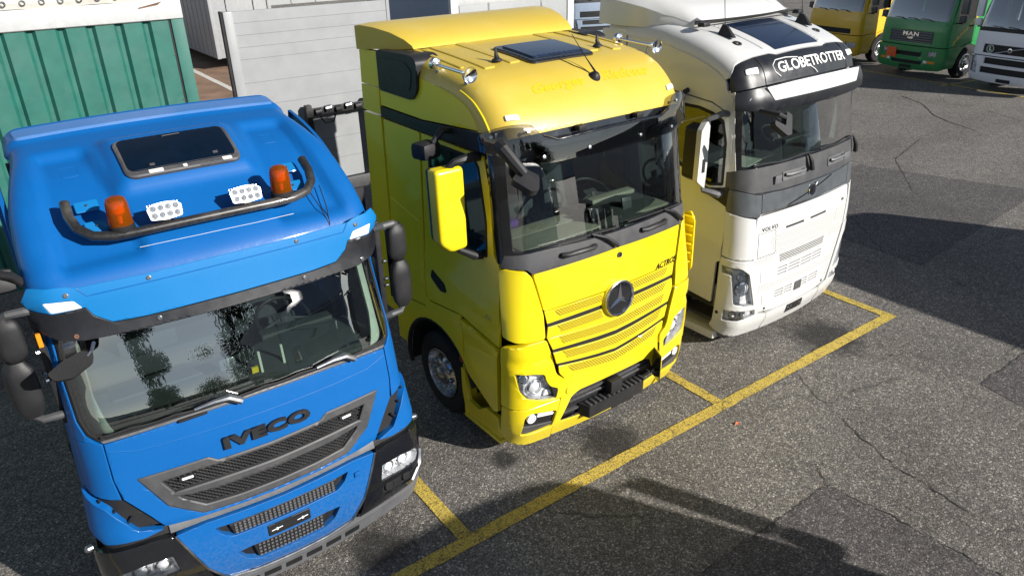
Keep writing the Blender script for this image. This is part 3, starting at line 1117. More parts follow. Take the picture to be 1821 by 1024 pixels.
# roof skin, ribs, hatch
ts = [3.40 + (5.72 - 3.40) * i / 40 for i in range(41)]
panel('roof', YS, [(YS.send(t), t) for t in ts] + [(-YS.send(t), t) for t in ts[::-1]], 'yellow_roof', T, .008, .03, grid=.07)
for sg in (-1, 1):
    skin_tube('roof_bead', YS, [(sg * 1.215, t) for t in [3.46 + .04 * k for k in range(19)]], .011, YP, T, .006)
    for (a, b, t0, t1) in ((.44, .56, 4.28, 5.2), (.74, .86, 4.26, 5.2), (.985, 1.03, 4.40, 5.25)):
        panel('roof_rib', YS, rnd(mir(rect(a, b, t0, t1), sg), .02), 'yellow_roof', T, .020, .012, bev=.008)
    c = YS(sg * .94 + sg * .045, 3.582, .008)
    panel('marker_lamp', YS, rnd(mir([(1.045, 3.61), (.93, 3.585), (.925, 3.535), (1.05, 3.56)], sg), .012), 'white_plastic', T, .022, .02, grid=.03)
hs = panel('roof_hatch', YS, rnd(rect(-.40, .40, 4.16, 4.80), .06), 'gloss_black', T, .035, .04, bev=.014)
panel('hatch_glass', YS, rnd(rect(-.33, .33, 4.24, 4.74), .05), 'solar_blue', hs, .05, .015, bev=.006)
for sg in (-1, 1):
    b = Vector((sg * .637, 1.02, 3.89))
    f = MB().lathe([(0, .055), (.02, .045), (.035, .02)], b, (0, .1, 1), 14).tube([b + Vector((0, -.01, .02)), b + Vector((0, .012, .06)), b + Vector((0, .015, .115))], [.026, .018, .010], 8)
    f.build('fin_antenna', 'black_plastic', T)
b = Vector(YS(.085, 3.80, 0))
f = MB().lathe([(0, .062), (.025, .052), (.05, .03), (.06, .01)], b, (YS(.085, 3.8, .1)[0] - b.x, YS(.085, 3.8, .1)[1] - b.y, YS(.085, 3.8, .1)[2] - b.z), 16)
f.tube([b + Vector((0, -.04, .03)), b + Vector((-.01, .10, .16)), b + Vector((-.02, .30, .36))], [.012, .005, .003], 6)
f.build('whip_antenna', 'black_plastic', T)
skin_tube('antenna_cable', YS, [(.06, 3.86), (-.02, 4.0), (-.05, 4.16)], .004, 'black_cord', T, .012)
# air horns
for sg in (-1, 1):
    c = Vector((sg * 1.162, .69, 3.87))
    d = Vector((0, 1, .05)).normalized()
    h = MB().lathe([(.02, .012), (.012, .05), (.0, .068), (-.004, .071), (.004, .069), (.03, .05), (.07, .03), (.13, .017), (.55, .013)], c, d, 24, False).build('air_horn', 'chrome', T)
    MB().lathe([(.54, .025), (.55, .052), (.59, .055), (.60, .03), (.605, .001)], c, d, 20).build('horn_capsule', 'chrome', h)
    for q_, r_ in ((.12, .014), (.57, .02)):
        MB().tube([c + d * q_, c + d * q_ + Vector((-sg * .035, 0, -.105))], r_, 8).build('horn_bracket', 'steel', h)
# roof wind deflector
V, F = [], []
pr = [(0, 3.955), (.02, 3.985), (.12, 4.045), (.30, 4.105), (.52, 4.145), (.72, 4.16), (.80, 4.15), (.80, 3.90)]
nx = 17
for i in range(nx):
    u = -1 + 2 * i / (nx - 1)
    for (dy, z) in pr:
        hw = 1.03 + .22 * min(1, dy / .8)
        lift = -.035 * max(0, abs(u) - .90) / .10 if z > 3.99 else 0
        V.append((u * hw, 1.86 + dy - .10 * (1 - u * u) * 0, z + lift * (z - 3.95) * 2.5))
m = len(pr)
for i in range(nx - 1):
    for j in range(m - 1):
        F.append((i * m + j, (i + 1) * m + j, (i + 1) * m + j + 1, i * m + j + 1))
F += [tuple(range(m)), tuple(range((nx - 1) * m, nx * m))[::-1]]
mk('roof_deflector', V, F, 'yellow_roof', T, True, 35)
# flanks
def arch(cy, cz, r, a0, a1, n=14):
    return [(cy + r * math.cos(R(a0 + (a1 - a0) * k / n)), cz + r * math.sin(R(a0 + (a1 - a0) * k / n))) for k in range(n + 1)]
for sg in (-1, 1):
    FS = side(sg, yw)
    panel('flank_shell', FS, [(.42, 1.3), (2.33, 1.3), (2.33, 3.4), (.50, 3.4), (.44, 2.9)], 'gap_black', T, -.03, 0, holes=[[(.44, 2.22), (1.5, 2.22), (1.48, 3.2), (.5, 3.2)]], grid=.12, bev=0)
    win = rnd([(.46, 2.25), (.80, 2.21), (1.1, 2.33), (1.34, 2.40), (1.455, 2.50), (1.43, 3.12), (1.36, 3.17), (.64, 3.17), (.56, 3.10), (.46, 2.6)], .03)
    dr = panel('door', FS, rnd([(.285, 1.37), (.285, 2.22), (.37, 2.30), (.385, 2.6), (.42, 2.95), (.50, 3.2), (1.55, 3.215), (1.59, 2.3), (1.625, 1.48), (1.56, 1.40), (.95, 1.47)], .02), YP, T, .0, .03, holes=[win], grid=.08, relief=lambda y, z: .012 * math.exp(-((z - 1.58 - .25 * (y - .3)) / .05) ** 2))
    panel('window_seal', FS, win, 'gap_black', dr, .003, .03, holes=[inset(win, .03)], grid=.08, bev=0)
    panel('side_window', FS, inset(win, .02), 'side_glass', dr, -.008, 0, grid=.1, bev=0)
    panel('door_handle', FS, rnd([(1.46, 1.80), (1.49, 1.70), (1.30, 1.60), (1.19, 1.62), (1.22, 1.70)], .03), 'gap_black', dr, .012, .03, grid=.05)
    lettering('type_lettering', (lambda fs, g: (lambda a, b, off=0: fs(.46 - a * (1 if g < 0 else -1), b, off)))(FS, sg), '1851', 0, 1.64, .075, 'chrome', dr, .006, 1.0, .002)
    panel('rear_side_panel', FS, rnd([(1.645, 1.30), (1.625, 2.3), (1.585, 3.215), (2.315, 3.222), (2.33, 1.22)], .015), YP, T, .0, .03, grid=.09)
    lk = panel('locker_lid', FS, rnd([(1.68, 1.55), (1.66, 2.26), (1.78, 2.28), (2.29, 2.38), (2.30, 1.45)], .03), YP, T, .010, .012, grid=.09)
    ts = [3.47 + (5.68 - 3.47) * i / 26 for i in range(27)]
    top = [YS(YS.send(t), t)[1:] for t in ts]
    panel('roof_side', FS, [(2.33, 3.365), (1.5, 3.355), (.52, 3.42)] + [q for q in top if q[0] < 2.33] + [(2.33, top[-1][1])], YP, T, .004, .03, grid=.09)
    panel('side_stripe', FS, [(2.335, 3.245), (2.335, 3.35), (1.5, 3.343), (.46, 3.41), (.40, 3.33), (.44, 3.235), (1.56, 3.235)], 'black_plastic', T, .012, .03, grid=.1)
    gp = rnd([(2.29, 3.93), (1.60, 3.945), (1.50, 3.90), (1.53, 3.62), (1.63, 3.52), (2.29, 3.53)], .05)
    g = MB().prism(gp, ((0, 0, 0), (0, 1, 0), (0, 0, 1), (sg, 0, 0)), .95, 1.225).build('air_intake', 'black_plastic', T)
    gi = rnd([(2.24, 3.86), (1.72, 3.87), (1.60, 3.80), (1.62, 3.66), (1.68, 3.60), (2.24, 3.60)], .04)
    MB().prism(gi, ((0, 0, 0), (0, 1, 0), (0, 0, 1), (sg, 0, 0)), 1.2, 1.231).build('intake_mesh', 'black_plastic', g)
    for (z0, z1) in ((3.545, 3.90), (3.262, 3.535), (.95, 3.24)):
        panel('side_fairing', FS, rnd(rect(2.35, 2.74, z0, z1), .015), YP, T, .008, .05, grid=.1)
    # wheel arch, lower door skirt, entry step
    ar = arch(1.47, .47, .70, 25, 158)
    panel('wing', FS, [(.97, 1.455), (1.56, 1.385), (1.64, 1.46), (1.645, 1.28), (2.33, 1.20), (2.33, .62), (2.16, .62)] + arch(1.47, .47, .70, 8, 140)[::1] + [(.93, 1.05), (.93, 1.3)], YP, T, .006, .06, grid=.07)
    MB().tube([FS(a, b, -.02) for a, b in arch(1.47, .47, .69, -10, 165)], .028, 8).build('arch_trim', 'black_plastic', T)
    panel('door_skirt', FS, rnd([(.295, 1.345), (.92, 1.43), (.91, 1.05), (.955, .86), (.42, .57), (.345, .60), (.33, 1.25)], .015), YP, T, .004, .04, grid=.07, relief=lambda y, z: .02 if z > 1.29 else 0)
    s = MB()
    s.box((sg * 1.06, .66, .22), (.36, .66, .04), None, .01)
    s.box((sg * .90, .66, .50), (.04, .62, .55))
    s.box((sg * 1.05, .975, .50), (.36, .04, .60), None, .01)
    stp = s.build('entry_step', YP, T)
    panel('step_edge', FS, rnd([(.35, .20), (.35, .52), (.56, .53), (.72, .42), (.90, .44), (.94, .80), (1.0, .82), (1.0, .17)], .02), YP, stp, .0, .05, grid=.08)
    MB().box((sg * 1.07, .64, .26), (.26, .42, .03), None, .01).build('step_tread', 'tread', stp)
    lv = [(sg * q, a, b) for q in (.62, 1.19) for a, b in arch(1.47, .47, .685, -8, 172)]
    nl = len(lv) // 2
    mk('wheel_arch_liner', lv + [(sg * .62, 1.47, .47)], [(i, i + 1, nl + i + 1, nl + i) for i in range(nl - 1)] + [(i, i + 1, 2 * nl) for i in range(nl - 1)], 'gap_black', T)
    wheel(T, (sg * 1.21, 1.47, .495), sg, .50, .31)
    MB().box((sg * 1.225, 1.0, .93), (.03, .06, .1), None, .01).build('side_marker', 'red_lamp', T)
    # mirror on the near side
    if sg > 0:
        continue
    mc = Vector((sg * 1.53, .58, 2.77))
    fr = (mc, (sg, 0, 0), (0, 0, 1), (0, -1, 0))
    mp = rnd([(-.145, .38), (-.15, -.39), (.03, -.40), (.14, -.30), (.15, .38)], .045)
    hb = MB().prism(mp, fr, -.10, .06)
    hbo = hb.build('mirror', YP, T)
    bv = hbo.modifiers.new('bevel', 'BEVEL')
    bv.width = .035
    bv.segments = 3
    bv.limit_method = 'ANGLE'
    MB().prism(inset(mp, .012), fr, -.125, -.101).build('mirror_glass', 'gloss_black', hbo)
    for pts_, rr_ in (([(sg * 1.21, .55, 3.19), (sg * 1.30, .53, 3.21), (sg * 1.47, .55, 3.19), (sg * 1.52, .58, 3.14)], [.04, .045, .035, .03]), ([(sg * 1.21, .56, 2.25), (sg * 1.30, .54, 2.27), (sg * 1.45, .57, 2.36), (sg * 1.47, .58, 2.40)], [.045, .04, .03, .03])):
        MB().tube(pts_, rr_, 8).build('mirror_arm', 'black_plastic', hbo)
    k = MB().box((sg * 1.44, 1.06, 3.19), (.22, .20, .16), Matrix.Rotation(R(12), 3, 'Z'), .05)
    k.tube([(sg * 1.20, 1.0, 3.34), (sg * 1.30, .99, 3.36), (sg * 1.40, 1.0, 3.26)], [.03, .035, .03], 8)
    k.build('kerb_mirror', 'black_plastic', T)
fa = MB().tube([(-1.19, .26, 3.34), (-1.20, .19, 3.33), (-1.15, .10, 3.22), (-1.10, .04, 3.13)], [.06, .06, .052, .045], 10)
fm = fa.build('front_mirror', 'black_plastic', T)
MB().prism(rnd([(-.16, .05), (.02, .15), (.13, .0), (.03, -.15), (-.05, -.15)], .03), ((-1.08, .02, 3.07), (1, .1, 0), (0, .75, .5), (0, -.5, .75)), -.04, .03).build('mirror_head', 'black_plastic', fm)
# smoked sun visor standing off the screen
vz = rnd([(-1.29, 3.55), (-.87, 3.47), (-.80, 3.385), (-.66, 3.335), (0, 3.345), (.66, 3.335), (.80, 3.385), (.87, 3.47), (1.29, 3.55), (1.29, 3.33), (.97, 3.19), (.80, 3.145), (.5, 3.135), (0, 3.13), (-.5, 3.135), (-.80, 3.145), (-.97, 3.19), (-1.29, 3.33)], .03)
vo = panel('sun_visor', YS, vz, 'smoke_visor', T, .085, .012, grid=.06, bev=.004)
skin_tube('visor_rib', YS, [(-.78, 3.375), (-.64, 3.322), (0, 3.332), (.64, 3.322), (.78, 3.375)], .010, 'gloss_black', vo, .088)
panel('visor_band', YS, rnd([(-.78, 3.30), (-.6, 3.255), (.6, 3.255), (.78, 3.30), (.95, 3.20), (.80, 3.155), (.5, 3.145), (-.5, 3.145), (-.80, 3.155), (-.95, 3.20)], .02), 'smoke_visor', vo, .078, 0, bev=0)
for (s, t) in ((-.32, 3.2), (.32, 3.2), (-.92, 3.43), (.92, 3.43), (-1.18, 3.47), (1.18, 3.47), (-.80, 3.20), (.80, 3.20)):
    p = Vector(YS(s, t, .09))
    n = (p - Vector(YS(s, t, 0))).normalized()
    MB().lathe([(0, .018), (.006, .016), (.008, .006)], p, n, 10).tube([p - n * .085, p], .008, 6).build('visor_screw', 'steel', vo)
for s in (-.36, .36, -1.15, 1.15):
    MB().box(YS(s, 3.375 if abs(s) < 1 else 3.48, .045), (.09, .07, .05), None, .01).build('visor_clip', 'black_plastic', vo)
db = interior(T, YS, 1.35, 2.28, 2.3, 1.12, steer=.52)
MB().box((.45, .33, 2.42), (.13, .03, .16), Matrix.Rotation(R(-12), 3, 'X'), .01).build('phone_holder', 'mid_gray', db)
MB().box((.10, .34, 2.40), (.26, .03, .17), Matrix.Rotation(R(-14), 3, 'X'), .01).build('tablet', 'gloss_black', db)
MB().box((-.50, .44, 2.318), (1.0, .42, .03), None, .01).build('dash_shelf', 'dash_beige', db)
MB().box((.72, .42, 2.33), (.55, .36, .03), None, .01).build('dash_shelf', 'dash_beige', db)
MB().box((-.62, .95, 2.3), (.2, .15, .08), None, .03).build('folded_cloth', 'purple_cloth', T)
# chassis
ch = MB()
for sg in (-1, 1):
    ch.box((sg * .42, 3.3, .85), (.08, 4.6, .28))
ch.box((0, 1.47, .5), (2.0, .14, .14))
ch.box((0, 1.0, .75), (1.1, 1.4, .5))
ch.build('chassis', 'gap_black', T, False)

vn = panel('air_vane', side(1, lambda y, z: 1.305), rnd([(.17, 2.20), (.25, 2.17), (.25, 1.62), (.15, 1.48), (.10, 1.55), (.11, 2.1)], .03), YP, YT, 0, .02, grid=.08)
for k in range(6):
    MB().box((1.275, .18, 1.62 + k * .105), (.05, .12, .012)).build('vane_fin', YP, vn, False)

# ------------------------------------------------------------------ white tractor unit
VS = Skin([(.22, .09, .22), (.4, .03, .4), (.8, .015, .8), (1.4, .015, 1.4), (1.83, .02, 1.83), (2.1, .03, 2.1), (2.3, .05, 2.3), (2.8, .13, 2.8), (3.1, .18, 3.1), (3.3, .22, 3.3), (3.45, .28, 3.46), (3.6, .37, 3.58), (3.75, .50, 3.665), (4.0, .74, 3.755), (4.42, 1.16, 3.87), (4.9, 1.63, 3.95), (5.8, 2.52, 4.0)],
          [(.22, 1.22), (.6, 1.25), (1.83, 1.24), (2.3, 1.22), (3.4, 1.2), (4, 1.18), (5.8, 1.18)],
          [(.22, .07), (1.4, .055), (2.3, .09), (3.3, .10), (3.6, .08), (4.2, .04), (5.8, .03)],
          [(.22, .25), (1.4, .25), (2.3, .28), (3.4, .22), (4, .2), (5.8, .2)])
T = WT = empty('truck', (7.8129, .6125, 0), R(1.94), 'white truck with black roof front reading GLOBETROTTER, parked beyond the yellow one', 'truck', 'trucks parked side by side in the marked bays')
WP = 'white_paint'
vw = lambda y, z: VS.hw(min(z, 3.9)) - .004
panel('inner_shell', VS, front_band(VS, .30, 2.42, 14, .02), 'gap_black', T, -.10, 0, grid=.1, bev=0)
# face
face_slots = []
for (a, b) in ((-.485, -.30), (-.265, -.025), (.005, .237), (.258, .482)):
    for t in (1.045, 1.0, .955):
        face_slots.append((a, b, t))
for (a, b) in ((-.485, -.31), (-.285, -.125), (.115, .225), (.255, .48)):
    for t in (.718, .678, .638):
        face_slots.append((a, b, t))
gill = [rnd([(-.45, 1.605), (-.07, 1.605), (-.07, 1.57), (-.43, 1.57)], .006), rnd([(.07, 1.605), (.45, 1.605), (.43, 1.57), (.07, 1.57)], .006)]
slots = [rnd([(a, t - .010), (b, t - .010), (b, t + .010), (a, t + .010)], .004, 2) for a, b, t in face_slots]
half = [(0, 1.835), (.945, 1.835), (.985, 1.815), (1.005, 1.66), (.985, 1.30), (.955, 1.18), (.80, .66), (.765, .50), (.45, .455), (0, .452)]
fc = panel('front_panel', VS, [(-a, b) for a, b in half[::-1][1:]] + half[1:], WP, T, .004, .02, holes=slots + gill, grid=.06)
for q in slots:
    panel('slot_back', VS, inset(q, -.006), 'lower_gray', fc, -.012, 0, grid=.06, bev=0)
for q in gill:
    panel('vent_slot', VS, inset(q, -.006), 'gap_black', fc, -.02, 0, grid=.06, bev=0)
for (a0, a1, t0, t1) in ((-.70, .70, 1.43, 1.535), (-.66, .66, 1.335, 1.425), (-.62, .62, 1.27, 1.33), (-.95, -.62, 1.19, 1.27), (.62, .95, 1.19, 1.34), (.72, .95, 1.38, 1.58), (-.60, .60, .80, .88), (-.82, -.6, .80, .90), (.6, .82, .80, .90)):
    panel('punched_field', VS, rect(a0, a1, t0, t1), 'white_perf', fc, .0065, .002, grid=.08, bev=0)
panel('mesh_strip', VS, [(-.50, 1.245), (.50, 1.245), (.47, 1.135), (-.47, 1.135)], 'white_mesh', fc, .008, .003, grid=.08, bev=0)
for (q, z) in (([(-.83, 1.085), (.83, 1.085), (.79, .915), (-.79, .915)], 0), ([(-.76, .765), (.76, .765), (.70, .585), (-.70, .585)], 0)):
    P = [VS(a, b, .005) for a, b in resample(rnd(q, .02), .06)]
    MB().tube(P, .0045, 5, closed=True).build('raised_border', WP, fc)
P = [VS(a, b, .004) for a, b in resample(rnd([(-.945, 1.61), (-.64, 1.61), (-.60, 1.29), (-.93, 1.29)], .015), .06)]
MB().tube(P, .004, 5, closed=True).build('flap_seam', 'gray_plastic', fc)
panel('radar_sensor', VS, rnd(rect(-.068, .082, .61, .735), .008), 'mid_gray', fc, .014, .015, grid=.06)
for s in (-.65, .65):
    MB().lathe([(0, .018), (.006, .016), (.004, .008)], VS(s, .525, .005), (0, -1, 0), 12).build('screw', 'gap_black', fc)
lettering('maker_lettering', VS, 'VOLVO', -.755, 1.657, .078, 'gloss_black', T, .010, 1.1, .002, fit=(.28, .052), bold=-.001, spacing=1.25)
lettering('model_lettering', VS, 'FH', .86, 1.655, .05, 'gloss_black', T, .010, 1.1, .001, bold=.001)
panel('number_plate_holder', VS, rect(-.175, .175, .315, .43), 'gap_black', T, .028, .02, grid=.06)
for s in (-.12, .12):
    for (a, b) in ((-.03, .03), (-.03, -.03), (.03, .03), (.03, -.03)):
        MB().box(VS(s + a, .372 + b * .8, .03), (.035, .006, .022)).build('plate_clip', 'steel', T, False)
# dark band and scuttle
half = [(0, 1.872), (.92, 1.872), (.922, 2.105), (.6, 2.105), (0, 2.105)]
panel('badge_panel', VS, [(-a, b) for a, b in half[::-1][1:]] + half[1:-1], 'mid_gray', T, .006, .03)
cs = MB()
skin_tube('chrome_strip', VS, [(-.97, 1.832), (-.945, 1.862), (-.5, 1.864), (.5, 1.864), (.945, 1.862), (.97, 1.832)], .007, 'chrome', T, .008)
for sg in (-1, 1):
    panel('band_corner', VS, mir([(.93, 1.85), (.985, 1.832), (1.2, 1.872), (1.395, 1.93), (1.395, 2.20), (1.25, 2.19), (1.06, 2.13), (.93, 2.10)], sg), 'mid_gray', T, .006, .03)
    panel('face_corner', VS, mir([(1.013, 1.815), (1.2, 1.862), (1.395, 1.918), (1.41, 1.345), (1.25, 1.315), (.995, 1.302), (1.014, 1.66)], sg), WP, T, .012, .04)
half = [(0, 2.112), (.6, 2.112), (.95, 2.112), (1.06, 2.14), (1.25, 2.20), (1.395, 2.21), (1.37, 2.42), (1.2, 2.44), (.6, 2.428), (0, 2.425)]
panel('scuttle_panel', VS, [(-a, b) for a, b in half[::-1][1:]] + half[1:-1], 'gray_plastic', T, .010, .06)
skin_tube('band_line', VS, [(-1.03, 2.135), (-.6, 2.108), (0, 2.108), (.6, 2.108), (1.03, 2.135)], .010, 'gloss_black', T, .008)
bd = Vector(VS(0, 1.985, .012))
bdo = MB().lathe([(0, .075), (.012, .072), (.014, .06), (.004, .058)], bd, (0, -1, 0), 28, False).build('badge', 'chrome', T)
MB().lathe([(0, .058), (.002, .05), (.002, .001)], bd, (0, -1, 0), 24, False).build('badge_disc', 'gloss_black', bdo)
lettering('badge_lettering', VS, 'VOLVO', 0, 1.985, .03, 'chrome', bdo, .018, 1.0, .002, bold=.001)
MB().tube([bd + Vector((.052, -.008, .052)), bd + Vector((.085, -.008, .085))], .008, 6).tube([bd + Vector((.05, -.008, .09)), bd + Vector((.088, -.008, .088)), bd + Vector((.088, -.008, .05))], .007, 6).build('badge_arrow', 'chrome', bdo)
skin_tube('badge_bar', VS, [(-.46, 1.89), (-.06, 1.972)], .008, 'gloss_black', bdo, .010)
skin_tube('badge_bar', VS, [(.06, 1.998), (.44, 2.085)], .008, 'gloss_black', bdo, .010)
for (s, w) in ((-.40, .42), (.52, .42)):
    g = panel('grip_recess', VS, rnd(rect(s - w / 2, s + w / 2, 2.215, 2.32), .02), 'lower_gray', T, .022, .02, grid=.05)
    panel('grip_slot', VS, rnd(rect(s - w * .32, s + w * .30, 2.245, 2.285), .012), 'gap_black', g, .024, .0, grid=.05, bev=0)
    a, b = Vector(VS(s - w * .42, 2.29, .035)), Vector(VS(s + w * .42, 2.29, .035))
    MB().tube([a, a.lerp(b, .15) + Vector((0, -.025, .0)), a.lerp(b, .85) + Vector((0, -.025, .0)), b], .02, 8).build('grip_handle', 'lower_gray', g)
    MB().box(VS(s - .29 if s < 0 else s + .31, 2.25, .02), (.13, .02, .10), None, .006).build('washer_flap', 'lower_gray', g)
for s0 in (-.10, 1.06):
    w = MB().tube([VS(s0, 2.26, .05), VS(s0 - .03, 2.36, .06), VS(s0 - .06, 2.46, .04)], [.03, .028, .014], 8)
    w.build('wiper_arm', 'black_plastic', T)
    MB().tube([VS(s0 + .02 - .98 * k / 9, 2.462 + .012 * math.sin(k), .022) for k in range(10)], .010, 6).build('wiper_blade', 'black_plastic', T)
# glass and its frame
ws = [(-1.205, 2.45), (-.6, 2.437), (0, 2.434), (.6, 2.437), (1.205, 2.45), (1.19, 2.9), (1.165, 3.30), (-1.165, 3.30), (-1.19, 2.9)]
panel('windscreen', VS, ws, 'windscreen', T, -.006, 0, grid=.08, bev=0)
fo = [(-1.255, 2.40), (1.255, 2.40), (1.25, 2.9), (1.225, 3.33), (-1.225, 3.33), (-1.25, 2.9)]
panel('windscreen_frame', VS, fo, 'gloss_black', T, .0, .05, holes=[rnd(inset(ws, .014), .05)], grid=.08)
for sg in (-1, 1):
    panel('pillar', VS, mir([(1.258, 2.215), (1.33, 2.215), (1.345, 2.6), (1.33, 3.0), (1.30, 3.38), (1.23, 3.38), (1.252, 2.9)], sg), WP, T, .004, .04)
# visor, roof front
vs_ = rnd([(-1.22, 3.335), (-.95, 3.335), (0, 3.345), (.95, 3.335), (1.22, 3.335), (1.235, 3.12), (.85, 3.062), (.4, 3.05), (-.4, 3.05), (-.85, 3.062), (-1.235, 3.12)], .02)
vo = panel('sun_visor', VS, vs_, 'visor_black', T, .085, .03, relief=lambda s, t: .03 * math.sin((t - 3.05) / .29 * math.pi))
panel('visor_stripe', VS, rnd([(-.935, 3.325), (-.83, 3.178), (.83, 3.178), (.935, 3.325), (.5, 3.332), (-.5, 3.332)], .012), WP, vo, .122, .04)
MB().box(VS(.22, 3.07, .06), (.12, .06, .05), None, .012).build('visor_camera', 'gap_black', vo)
for s in (-1.10, 1.10):
    MB().lathe([(0, .03), (.006, .028)], VS(s, 3.22, .10), (s * .4, -1, .1), 14).build('visor_bolt', 'steel', vo)
half = [(0, 3.34), (.84, 3.34), (1.0, 3.34)]
q = [(a, 3.345) for a in (-1.28, -.84, 0, .84, 1.28)] + [(1.29, 3.45), (1.25, 3.62), (1.13, 3.715), (.85, 3.73), (.59, 3.715), (.49, 3.672), (0, 3.678), (-.49, 3.672), (-.59, 3.715), (-.85, 3.73), (-1.13, 3.715), (-1.25, 3.62), (-1.29, 3.45)]
rf = panel('roof_front', VS, q, 'visor_black', T, .006, .03, relief=lambda s, t: .012 if abs(s) < .82 and 3.38 < t < 3.66 else .0)
for sg in (-1, 1):
    skin_tube('seam', VS, [(sg * .835, 3.35), (sg * .83, 3.55), (sg * .84, 3.72)], .005, 'gap_black', rf, .008)
    panel('marker_lamp', VS, rnd(mir([(1.075, 3.59), (.90, 3.575), (.915, 3.485), (1.085, 3.515)], sg), .015), 'lamp_white', T, .018, .01, grid=.04)
lettering('roof_lettering', VS, 'GLOBETROTTER', .09, 3.50, .168, 'white_plastic', T, .024, 1.02, .001, fit=(1.40, .125), bold=.003, spacing=1.0)
skin_tube('lettering_swoosh', VS, [(-.60, 3.40), (-.67, 3.46), (-.68, 3.54), (-.60, 3.60), (-.42, 3.60), (-.22, 3.57)], .006, 'white_plastic', T, .020)
skin_tube('lettering_swoosh', VS, [(-.08, 3.46), (.03, 3.40), (.07, 3.365)], .006, 'white_plastic', T, .020)
ts = [3.40 + (5.75 - 3.40) * i / 40 for i in range(41)]
lo = [(1.25, 3.64), (1.13, 3.735), (.85, 3.75), (.59, 3.735), (.49, 3.692), (0, 3.698)]
tr = [t for t in ts if t > 3.66]
hp = lo[::-1] + [(VS.send(t), t) for t in tr]
panel('roof', VS, [(-a, b) for a, b in hp[::-1][:-1]] + hp if False else hp + [(-a, b) for a, b in hp[::-1][:-1]], WP, T, .006, .03, grid=.07)
panel('solar_panel', VS, rnd([(-.475, 4.48), (-.44, 3.745), (.44, 3.745), (.475, 4.48)], .02), 'solar_blue', T, .014, .01)
for sg in (-1, 1):
    panel('roof_rib', VS, rnd(mir([(.52, 4.5), (.485, 3.76), (.60, 3.80), (.66, 4.5)], sg), .02), WP, T, .016, .014, bev=.008)
    b = Vector(VS(sg * .78, 4.20, 0))
    f = MB().add([b + Vector((-.03, -.12, .0)), b + Vector((.03, -.12, 0)), b + Vector((.045, .10, .02)), b + Vector((-.045, .10, .02)), b + Vector((-.012, .0, .13)), b + Vector((.012, .0, .13)), b + Vector((.012, .06, .14)), b + Vector((-.012, .06, .14))], [(0, 1, 5, 4), (1, 2, 6, 5), (2, 3, 7, 6), (3, 0, 4, 7), (4, 5, 6, 7)])
    f.build('fin_antenna', 'black_plastic', T, True, 60)
    MB().tube([b + Vector((0, .03, .12)), b + Vector((-.02, .06, .45)), b + Vector((-.05, .10, .95))], [.006, .004, .002], 5).build('whip_antenna', 'black_cord', T)
    MB().lathe([(0, .055), (.012, .05), (.008, .03), (.0, .001)], VS(sg * .80, 4.02, .004), (0, -.3, 1), 18).build('roof_vent', 'gap_black', T)
# headlights, bumper
for sg in (-1, 1):
    hl = rnd(mir([(1.392, 1.228), (1.27, 1.215), (1.143, 1.196), (1.04, 1.11), (.885, .64), (1.0, .66), (1.2, .71), (1.26, 1.105), (1.372, 1.122)], sg), .02)
    fg = rnd(mir([(1.305, .629), (1.1, .61), (.85, .572), (.832, .486), (1.1, .462), (1.297, .466)], sg), .015)
    panel('bumper_corner', VS, rnd(mir([(.99, 1.285), (1.25, 1.30), (1.41, 1.328), (1.425, 1.24), (1.425, .44), (1.41, .22), (1.2, .19), (.62, .19), (.60, .44), (.775, .485), (.81, .66), (.965, 1.175)], sg), .012), WP, T, .020, .06, holes=[hl, fg])
    headlamp(T, VS, hl, .010, .06, [(sg * 1.09, .90, .085), (sg * 1.12, 1.06, .05)], drl=rnd(mir([(1.34, 1.185), (1.13, 1.165), (1.06, 1.10), (1.09, 1.09), (1.14, 1.14), (1.34, 1.16)], sg), .008))
    headlamp(T, VS, fg, .012, .04, [(sg * 1.18, .545, .045), (sg * 1.03, .54, .04)])
    MB().lathe([(0, .022), (.006, .02)], VS(sg * 1.375, .56, .02), (sg, -.3, 0), 14).build('washer_jet', 'gap_black', T)
panel('bumper_centre', VS, [(-.592, .19), (.592, .19), (.592, .44), (.45, .445), (0, .442), (-.45, .445), (-.592, .44)], WP, T, .018, .05)
panel('bumper_lip', VS, [(-1.3, .10), (1.3, .10), (1.3, .215), (-1.3, .215)], 'lower_gray', T, -.03, .04)
# roof fairing
V, F = [], []
pr = [(0, 3.96, 0), (.06, 4.02, 0), (.3, 4.12, 0), (.7, 4.22, 0), (1.1, 4.28, 0), (1.45, 4.30, 0), (1.47, 3.9, 0)]
nx = 21
for i in range(nx):
    u = -1 + 2 * i / (nx - 1)
    for (dy, z, _) in pr:
        hw = .95 + .26 * min(1, dy / .9)
        drop = .13 * max(0, (abs(u) - .8) / .2) ** 2
        V.append((u * hw, 1.17 + dy + .12 * u * u * (1 - dy / 1.47), z - (drop if z > 4 else 0)))
m = len(pr)
for i in range(nx - 1):
    for j in range(m - 1):
        F.append((i * m + j, (i + 1) * m + j, (i + 1) * m + j + 1, i * m + j + 1))
for i0 in (0, (nx - 1) * m):
    base = [(V[i0 + j][0] * 1.0, V[i0 + j][1], 3.86) for j in range(m)]
    b0 = len(V)
    V += base
    for j in range(m - 1):
        F.append((i0 + j, i0 + j + 1, b0 + j + 1, b0 + j))
mk('roof_fairing', V, F, WP, T, True, 40)
MB().tube([(-.98, 1.2, 3.945), (-.5, 1.14, 3.955), (.5, 1.14, 3.955), (.98, 1.2, 3.945)], .012, 6).build('fairing_seal', 'gap_black', T)
